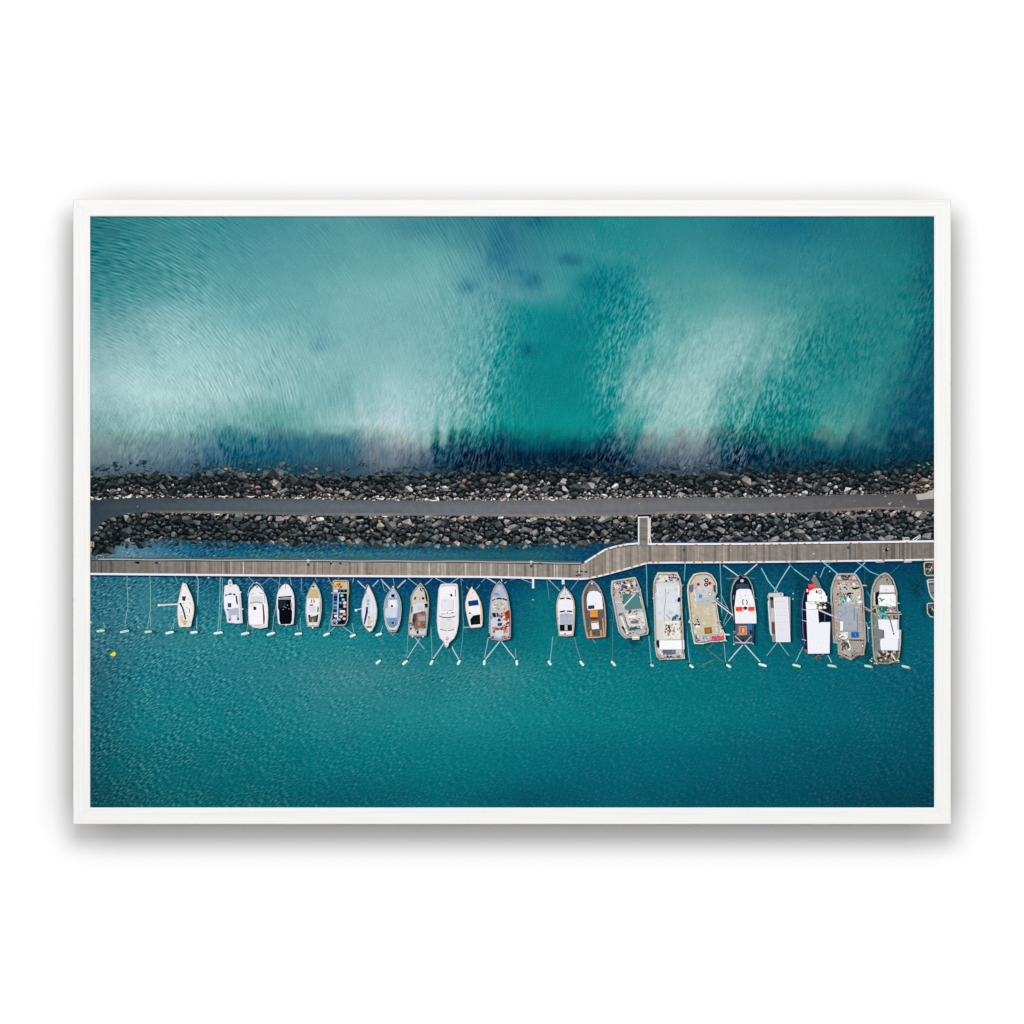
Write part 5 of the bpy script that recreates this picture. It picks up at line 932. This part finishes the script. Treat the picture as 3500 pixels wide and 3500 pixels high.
V = (2600, 1940, .18116)
b = Boat('pontoon_boat', 'narrow pontoon boat under one long ribbed white canopy', *V)
b.p('', (176, 178, 186), '150,480 400,468 432,486 430,550 560,560 560,1400 220,1398 215,1290 170,1200 150,1000 140,800 130,650 150,600 122,550'); b.p('', (206, 206, 212), '160,486 395,478 420,490 420,540 160,545'); b.p('', (20, 30, 40), '172,555 240,552 250,620 180,630'); b.p('cockpit', (104, 92, 70), '180,610 236,606 248,760 190,760'); b.p('cockpit', (80, 74, 60), '205,1030 262,1020 272,1260 216,1250'); b.p('cockpit', (196, 194, 200), '200,770 246,766 260,1000 200,1000'); b.p('cockpit', (150, 144, 140), '220,1260 276,1260 288,1390 222,1390'); b.l('', (226, 226, 230), 20, '148,620 150,800 176,1000 180,1200 206,1280')
b.e('fitting', (40, 44, 50), 380, 500, 12); b.p('canopy', (222, 220, 230), '242,552 504,546 562,1402 292,1408'); b.p('canopy', (232, 230, 240), '256,566 494,560 548,1380 304,1390')
for y in (640, 770, 900, 1030, 1160): b.l('canopy', (206, 204, 214), 5, [(262+(y-560)*.055, y), (496+(y-560)*.065, y-3)])
b.l('canopy', (250, 248, 252), 14, '250,556 298,1400'); b.l('canopy', (250, 248, 252), 14, '500,552 556,1396'); b.l('canopy', (250, 248, 252), 14, '298,1400 558,1396')
b.done()
b = Boat('trawler', 'navy hulled trawler with white roofs and red boxes on its bow', *V)
b.p('', (26, 60, 124), '1015,130 1060,180 1130,300 1200,440 1260,560 1320,760 1344,1000 1310,1060 1300,1620 880,1640 820,1560 780,1420 740,1200 722,960 740,720 780,520 860,320 950,180')
b.p('', (16, 26, 40), '1010,160 1050,200 1110,300 1180,440 1240,560 1290,760 1300,1000 1290,1600 890,1620 850,1540 800,1380 770,1180 760,960 776,720 810,530 880,340 960,210'); b.p('foredeck', (122, 116, 112), '1012,150 1060,200 1110,290 1150,400 960,390 900,360 940,240'); b.e('anchor', (206, 130, 110), 1012, 160, 26, 24); b.p('foredeck', (20, 70, 70), '900,300 940,220 990,290 960,350')
for y in (800, 1010, 1370): b.l('bow_rail', (196, 196, 200), 14, [(775, y-20), (860, y+6)])
b.l('bow_rail', (140, 150, 160), 9, '830,450 790,640 780,820 790,1000 800,1240 830,1440')
b.p('locker', (244, 66, 60), '895,315 995,312 1000,390 900,390'); b.p('locker', (226, 24, 44), '850,410 900,395 1000,385 1060,384 960,430 900,470 850,465'); b.r('locker', (244, 230, 230), 868, 406, 892, 460); b.l('locker', (250, 140, 130), 6, '905,345 990,345')
b.p('cabin', (238, 236, 242), '915,440 980,400 1060,388 1150,400 1210,470 1230,530 1255,540 1250,640 880,650 880,520 915,510'); b.l('cabin', (206, 20, 50), 9, '935,425 1000,396 1070,386 1140,394'); b.p('window', (24, 76, 56), '1035,430 1068,424 1076,480 1040,484'); b.ring('lifebuoy', (220, 34, 56), 1124, 462, 38, 16, W); b.clutter('fitting', 880, 470, 960, 520, [(20, 26, 30), (220, 220, 224)], 8, 12); b.e('fitting', (90, 96, 100), 1142, 566, 14)
b.p('roof', (236, 236, 242), '850,650 1150,645 1140,780 860,790'); b.l('roof', (150, 156, 170), 7, '890,640 1130,640'); b.l('roof', (90, 100, 112), 7, '850,640 1010,700'); b.p('roof', (226, 226, 238), '860,790 1080,790 1100,1050 1140,1030 1310,1030 1300,1620 890,1625'); b.l('roof', (250, 248, 252), 11, '866,800 900,1610 1294,1610 1306,1040 1120,1046'); b.l('roof', (196, 198, 210), 5, '868,784 1080,784')
b.p('cockpit', (10, 22, 40), '1086,800 1330,840 1336,1010 1100,1036'); b.l('cockpit', (90, 100, 112), 16, '1215,840 1205,1010'); b.clutter('gear', 1030, 640, 1240, 780, [(70, 110, 90), (24, 40, 40), (130, 150, 130), (214, 150, 80), (222, 220, 216), (90, 60, 40)], 40, 22); b.l('gear', (60, 100, 84), 18, '1060,740 1180,650'); b.e('gear', W, 1206, 752, 30, 24); b.l('boom', (150, 156, 160), 14, '1250,650 1310,670 1345,740'); b.p('', (20, 30, 36), '1250,670 1310,700 1330,800 1260,780')
b.l('boom', (212, 212, 220), 26, '1090,795 1340,905 1615,1015'); b.e('boom', (240, 238, 242), 1612, 1012, 16); b.clutter('gear', 960, 1640, 1250, 1680, [(40, 50, 50), (160, 140, 130), (90, 90, 90)], 20, 16); b.clutter('gear', 1040, 1680, 1150, 1725, [(206, 150, 100), (120, 90, 60), (40, 90, 90)], 10, 18); b.clutter('gear', 820, 1440, 880, 1620, [(110, 80, 60), (60, 50, 44), (150, 130, 110)], 16, 16)
b.done()
b = Boat('trawler', 'broad grey trawler with coloured gear heaped on its blunt bow and a round grey deck', *V)
b.p('', (176, 168, 156), '1430,108 1780,104 1830,160 1890,260 1940,420 1950,640 1960,800 1990,1400 1950,1640 1820,1660 1700,1740 1460,1640 1450,1440 1370,1420 1350,1100 1340,800 1314,560 1320,380 1370,220')
b.p('', (24, 28, 30), '1340,420 1352,420 1380,800 1400,1380 1384,1400 1360,1100 1350,800'); b.p('deck', (168, 162, 156), '1440,124 1770,120 1816,170 1870,270 1918,430 1930,640 1940,1380 1930,1620 1470,1620 1460,1430 1400,1300 1390,900 1370,600 1360,400 1400,240')
b.r('deck', (196, 200, 212), 1430, 160, 1510, 215); b.r('deck', (196, 200, 212), 1735, 150, 1800, 215); b.l('', (60, 62, 66), 9, '1370,240 1650,236 1860,240'); b.clutter('gear', 1520, 150, 1680, 230, [(14, 16, 16), (30, 40, 40), (70, 70, 60), (110, 90, 60)], 34, 22); b.clutter('gear', 1690, 160, 1730, 230, [(226, 90, 60), (180, 60, 40), (210, 150, 120)], 8, 15)
b.p('deck', (186, 182, 172), '1450,330 1880,330 1900,700 1480,700'); b.e('buoy', (236, 20, 40), 1472, 302, 24, 20); b.clutter('gear', 1520, 285, 1720, 320, [(236, 220, 220), (240, 90, 80), (220, 210, 190)], 16, 16); b.e('buoy', W, 1760, 310, 34, 28); b.p('buoy', (226, 60, 90), '1760,280 1800,290 1830,310 1800,318'); b.clutter('buoy', 1790, 290, 1840, 320, [(240, 130, 90), (250, 180, 130)], 5, 12); b.l('boom', (220, 216, 210), 14, '1450,340 1880,340'); b.p('gear', (12, 14, 16), '1690,355 1760,380 1860,360 1870,385 1790,415 1740,410')
b.clutter('gear', 1450, 360, 1700, 560, [(14, 18, 24), (24, 40, 60), (180, 180, 170), (206, 200, 190), (160, 160, 154)], 46, 24); b.clutter('gear', 1480, 470, 1560, 530, [(232, 80, 60), (214, 40, 44), (240, 150, 140)], 10, 16); b.clutter('gear', 1560, 500, 1620, 540, [(30, 90, 200), (230, 90, 60), (20, 60, 150)], 8, 15); b.clutter('net', 1490, 540, 1620, 670, [(110, 200, 200), (70, 170, 176), (150, 214, 210), (40, 130, 130)], 34, 24)
b.p('crate', (232, 230, 236), '1650,540 1700,560 1680,660 1610,640'); b.clutter('gear', 1640, 480, 1740, 580, [(12, 14, 18), (30, 30, 34)], 12, 22); b.clutter('net', 1710, 570, 1840, 680, [(90, 170, 160), (130, 200, 110), (60, 120, 110), (200, 220, 200)], 22, 18); b.p('crate', W, '1840,525 1880,530 1870,590 1830,580'); b.p('crate', W, '1838,620 1920,625 1915,672 1842,670'); b.e('buoy', (236, 180, 60), 1440, 640, 16); b.e('buoy', (170, 60, 50), 1470, 700, 18, 12)
b.p('cockpit', (156, 164, 174), '1440,760 1520,712 1640,700 1760,712 1830,760 1850,1000 1850,1190 1560,1190 1540,1000 1440,960'); b.clutter('cockpit', 1470, 740, 1830, 1170, [(150, 158, 168), (164, 172, 182), (144, 152, 162)], 26, 44); b.l('hatch', (90, 104, 116), 8, '1480,820 1520,830 1545,870 1530,910 1490,915 1440,850 1480,820'); b.l('cockpit', (110, 112, 120), 12, '1762,740 1764,1000'); b.l('cockpit', (110, 104, 104), 12, '1820,860 1824,1180'); b.l('boom', (220, 216, 210), 10, '1780,740 1940,790')
b.p('crane', (238, 236, 244), '1500,1010 1550,1010 1550,1190 1500,1190'); b.p('crane', (226, 224, 226), '1480,1230 1640,1210 1650,1310 1610,1350 1540,1350 1490,1300'); b.clutter('crane', 1480, 1220, 1650, 1340, [(196, 194, 194), (246, 244, 248), (110, 108, 106)], 22, 20); b.l('crane', (240, 236, 236), 34, '1640,1370 1700,1500 1680,1545 1640,1550'); b.l('crane', (210, 204, 196), 18, '1570,1360 1575,1510'); b.clutter('gear', 1530, 1380, 1660, 1560, [(20, 22, 26), (90, 80, 60), (14, 30, 60), (60, 50, 40)], 30, 20)
b.l('crane', (240, 236, 236), 28, '1640,1370 1696,1490'); b.p('crate', (22, 102, 176), '1706,1216 1850,1216 1850,1310 1710,1314'); b.l('crate', (140, 170, 200), 10, '1780,1240 1795,1290'); b.l('', (196, 190, 186), 18, '1660,1342 1960,1346'); b.l('', (30, 30, 34), 12, '1660,1366 1950,1370'); b.p('deck', (156, 152, 148), '1690,1390 1950,1390 1950,1600 1700,1610'); b.ring('lifebuoy', (190, 20, 60), 1925, 1476, 34, 14, (244, 240, 240)); b.clutter('deck', 1730, 1410, 1900, 1580, [(130, 126, 124), (170, 168, 164)], 14, 12)
b.e('winch', (14, 20, 30), 1476, 1362, 28); b.e('winch', W, 1478, 1360, 15); b.clutter('gear', 1420, 1010, 1470, 1200, [(206, 160, 100), (120, 90, 60), (200, 190, 180)], 14, 12)
b.l('', (180, 172, 160), 12, '1466,1626 1700,1745 1830,1660 1960,1640'); b.clutter('gear', 1560, 1640, 1900, 1700, [(24, 26, 26), (60, 60, 54), (140, 130, 110)], 30, 16); b.clutter('gear', 1480, 1650, 1560, 1700, [(220, 170, 130), (160, 130, 100)], 8, 14)
b.l('', (214, 210, 206), 10, '1800,126 1840,200 1880,260 1920,400'); b.l('', (200, 206, 210), 10, '1870,330 1990,330'); b.l('boom', (60, 66, 70), 8, '1920,790 2080,870'); wear(b, 1400, 250, 1900, 700, 80, 13); wear(b, 1370, 700, 1450, 1400, 26, 10); wear(b, 1860, 700, 1940, 1400, 30, 11); wear(b, 1660, 1390, 1940, 1620, 26, 10)
b.done()

V = (2860, 1900, .19669)
b = Boat('trawler', 'grey pointed trawler with stepped white roofs and nets amidships, rightmost whole boat', *V)
b.p('', (170, 160, 140), '830,285 900,310 980,400 1030,540 1052,680 1060,900 1090,1020 1080,1280 1120,1290 1118,1500 1105,1640 1090,1760 1040,1850 900,1880 720,1880 640,1800 622,1600 600,1300 588,1000 586,700 610,540 660,420 740,330')
b.p('deck', (150, 146, 136), '830,300 892,322 966,408 1014,545 1036,680 1044,900 1070,1020 1064,1700 1020,1830 720,1860 660,1790 640,1600 618,1300 606,1000 602,700 626,545 674,428 750,342'); b.p('deck', (118, 122, 124), '615,1000 700,1060 730,1280 820,1290 830,1430 750,1440 760,1640 640,1660 618,1300'); b.l('', (20, 30, 40), 12, '910,350 960,440 985,520'); b.l('bow_rail', (206, 200, 196), 10, '870,310 930,350 1000,460 1040,600 1050,680')
b.l('fitting', (60, 60, 54), 8, '750,345 830,380 880,350'); b.e('winch', (120, 70, 50), 875, 415, 16, 26); b.clutter('net', 840, 440, 920, 490, [(60, 140, 120), (90, 170, 150)], 8, 16)
b.p('roof', (224, 222, 228), '748,506 998,510 1008,634 740,638'); b.p('roof', (206, 200, 140), '850,560 880,570 870,612 845,606'); b.l('roof', (100, 104, 110), 12, '740,642 1010,646'); b.p('', (12, 18, 24), '672,640 740,610 730,720 720,850 672,850'); b.l('', (226, 224, 228), 22, '650,630 650,860')
b.p('cabin', (240, 238, 244), '740,665 1000,660 1026,690 1030,880 880,880 730,860 715,720'); b.clutter('antenna', 930, 690, 1000, 850, [(90, 96, 104), (50, 56, 60)], 12, 9); b.clutter('antenna', 740, 740, 820, 800, [(40, 96, 90), (70, 80, 74), (120, 130, 120)], 12, 17); b.l('antenna', (150, 150, 156), 6, '840,830 990,880'); b.l('fitting', (226, 230, 234), 14, '1045,822 1090,822')
b.clutter('net', 740, 890, 880, 980, [(20, 110, 110), (14, 90, 96), (40, 130, 120)], 30, 26); b.p('net', (24, 118, 116), '760,880 880,870 880,960 770,970'); b.ring('lifebuoy', (206, 40, 50), 935, 950, 40, 18, (220, 214, 206)); b.clutter('gear', 620, 880, 720, 980, [(20, 70, 70), (20, 40, 40), (190, 180, 160)], 16, 22); b.clutter('net', 730, 990, 900, 1090, [(90, 190, 186), (120, 210, 200), (60, 160, 160)], 40, 26); b.clutter('gear', 900, 1020, 980, 1080, [(60, 180, 180), (240, 180, 60), (90, 190, 190), (230, 110, 60)], 14, 16)
b.clutter('gear', 980, 1010, 1060, 1090, [(190, 30, 40), (14, 20, 24), (30, 34, 40)], 12, 18); b.clutter('gear', 700, 920, 760, 1000, [(226, 200, 110), (200, 190, 170)], 8, 12); b.clutter('gear', 950, 900, 1070, 1000, [(206, 200, 196), (120, 110, 104), (70, 70, 70)], 18, 16)
b.l('boom', (70, 76, 80), 34, '870,990 1120,1010'); b.l('boom', (214, 216, 220), 14, '860,975 1110,978'); b.l('boom', (214, 216, 220), 12, '890,1020 1128,1015')
b.p('aft_roof', (226, 226, 234), '722,1100 900,1108 1080,1108 1080,1280 1118,1290 1112,1500 1100,1640 765,1640 750,1440 830,1434 826,1286 736,1272'); b.l('aft_roof', (250, 248, 252), 9, '722,1102 736,1270 824,1284 834,1436 752,1442 768,1636 1098,1638'); b.l('', (40, 60, 76), 9, '1070,1440 1066,1640'); b.l('', (90, 110, 120), 7, '820,1300 760,1460 670,1560')
b.l('boom', (90, 108, 116), 20, '905,1040 945,1180 980,1320'); b.e('boom', (70, 84, 92), 988, 1352, 18); b.l('', (24, 28, 32), 12, '720,1650 1090,1660'); wear(b, 610, 700, 700, 1600, 24, 9); wear(b, 700, 880, 1070, 1090, 60, 13); wear(b, 750, 340, 960, 500, 14, 9); b.l('boom', (222, 222, 222), 9, '640,700 700,1000 760,1090')
b.p('cockpit', (110, 100, 86), '700,1690 1070,1680 1060,1800 980,1850 720,1850'); b.clutter('gear', 700, 1670, 1090, 1860, [(150, 146, 140), (60, 50, 40), (24, 24, 26), (190, 184, 176), (110, 86, 60), (216, 212, 208)], 90, 24); b.l('crane', (232, 226, 220), 22, '950,1690 1020,1820'); b.clutter('gear', 800, 1650, 1090, 1690, [(206, 210, 214), (20, 24, 26), (120, 120, 120)], 26, 16); b.clutter('gear', 640, 1830, 780, 1880, [(216, 210, 200), (90, 84, 76)], 12, 13); b.clutter('gear', 580, 1780, 640, 1830, [(200, 214, 216), (20, 90, 80)], 6, 14)
b.done()
b = Boat('trawler_derrick', 'pair of grey derrick poles reaching from the broad trawler across to its right neighbour', *V)
b.l('', (170, 166, 160), 13, '280,850 500,930 740,1040'); b.l('', (190, 184, 176), 15, '440,860 600,960 740,1010'); b.l('', (206, 206, 206), 12, '440,860 470,1100 470,1380'); b.l('', (190, 200, 206), 10, '470,1150 520,1160 540,1280 550,1500'); b.e('', (230, 234, 238), 560, 1252, 16); b.l('', (206, 196, 180), 13, '420,520 525,518')
b.done()
b = Boat('dinghy', 'yellow cornered grey dinghy cut by the right edge of the frame, topmost of the three', *V)
b.p('', (190, 186, 170), '1508,130 1530,104 1700,100 1700,350 1560,352 1520,320'); b.p('deck', (40, 60, 64), '1528,140 1545,122 1700,120 1700,328 1570,332 1540,306'); b.clutter('deck', 1550, 130, 1690, 320, [(60, 80, 80), (90, 100, 100), (30, 40, 44), (130, 134, 130)], 26, 20); b.l('', (226, 206, 60), 10, '1512,190 1514,130 1535,110'); b.p('gear', (190, 60, 76), '1645,130 1700,120 1700,200 1650,196'); b.l('mast', (230, 230, 226), 14, '1615,260 1655,190'); b.l('bench', (150, 150, 144), 12, '1540,222 1690,218')
b.done()
b = Boat('dinghy', 'grey dinghy with blue thwarts and a yellow rim cut by the right edge, middle of the three', *V)
b.p('', (206, 204, 196), '1560,430 1590,404 1700,400 1700,790 1640,720 1596,620'); b.p('deck', (120, 124, 130), '1590,470 1700,450 1700,760 1650,700 1612,620'); b.p('deck', (50, 54, 56), '1585,425 1700,418 1700,440 1600,446'); b.r('bench', (20, 70, 140), 1606, 475, 1700, 500); b.r('bench', (24, 76, 160), 1625, 628, 1700, 652); b.l('', (232, 220, 130), 12, '1600,620 1640,710 1700,786'); b.e('gear', (170, 60, 60), 1664, 600, 12)
b.done()
b = Boat('dinghy', 'dark decked grey dinghy cut by the right edge, lowest of the three', *V)
b.p('', (196, 192, 180), '1560,840 1590,814 1700,812 1700,1076 1620,1062 1570,1000'); b.p('deck', (36, 50, 54), '1580,850 1600,834 1700,832 1700,1056 1630,1044 1588,990'); b.clutter('deck', 1595, 850, 1690, 1040, [(70, 84, 84), (110, 116, 112), (24, 34, 38)], 20, 18); b.l('oar', (216, 214, 206), 12, '1650,900 1700,970'); b.l('oar', (130, 134, 130), 14, '1610,900 1650,880')
b.done()
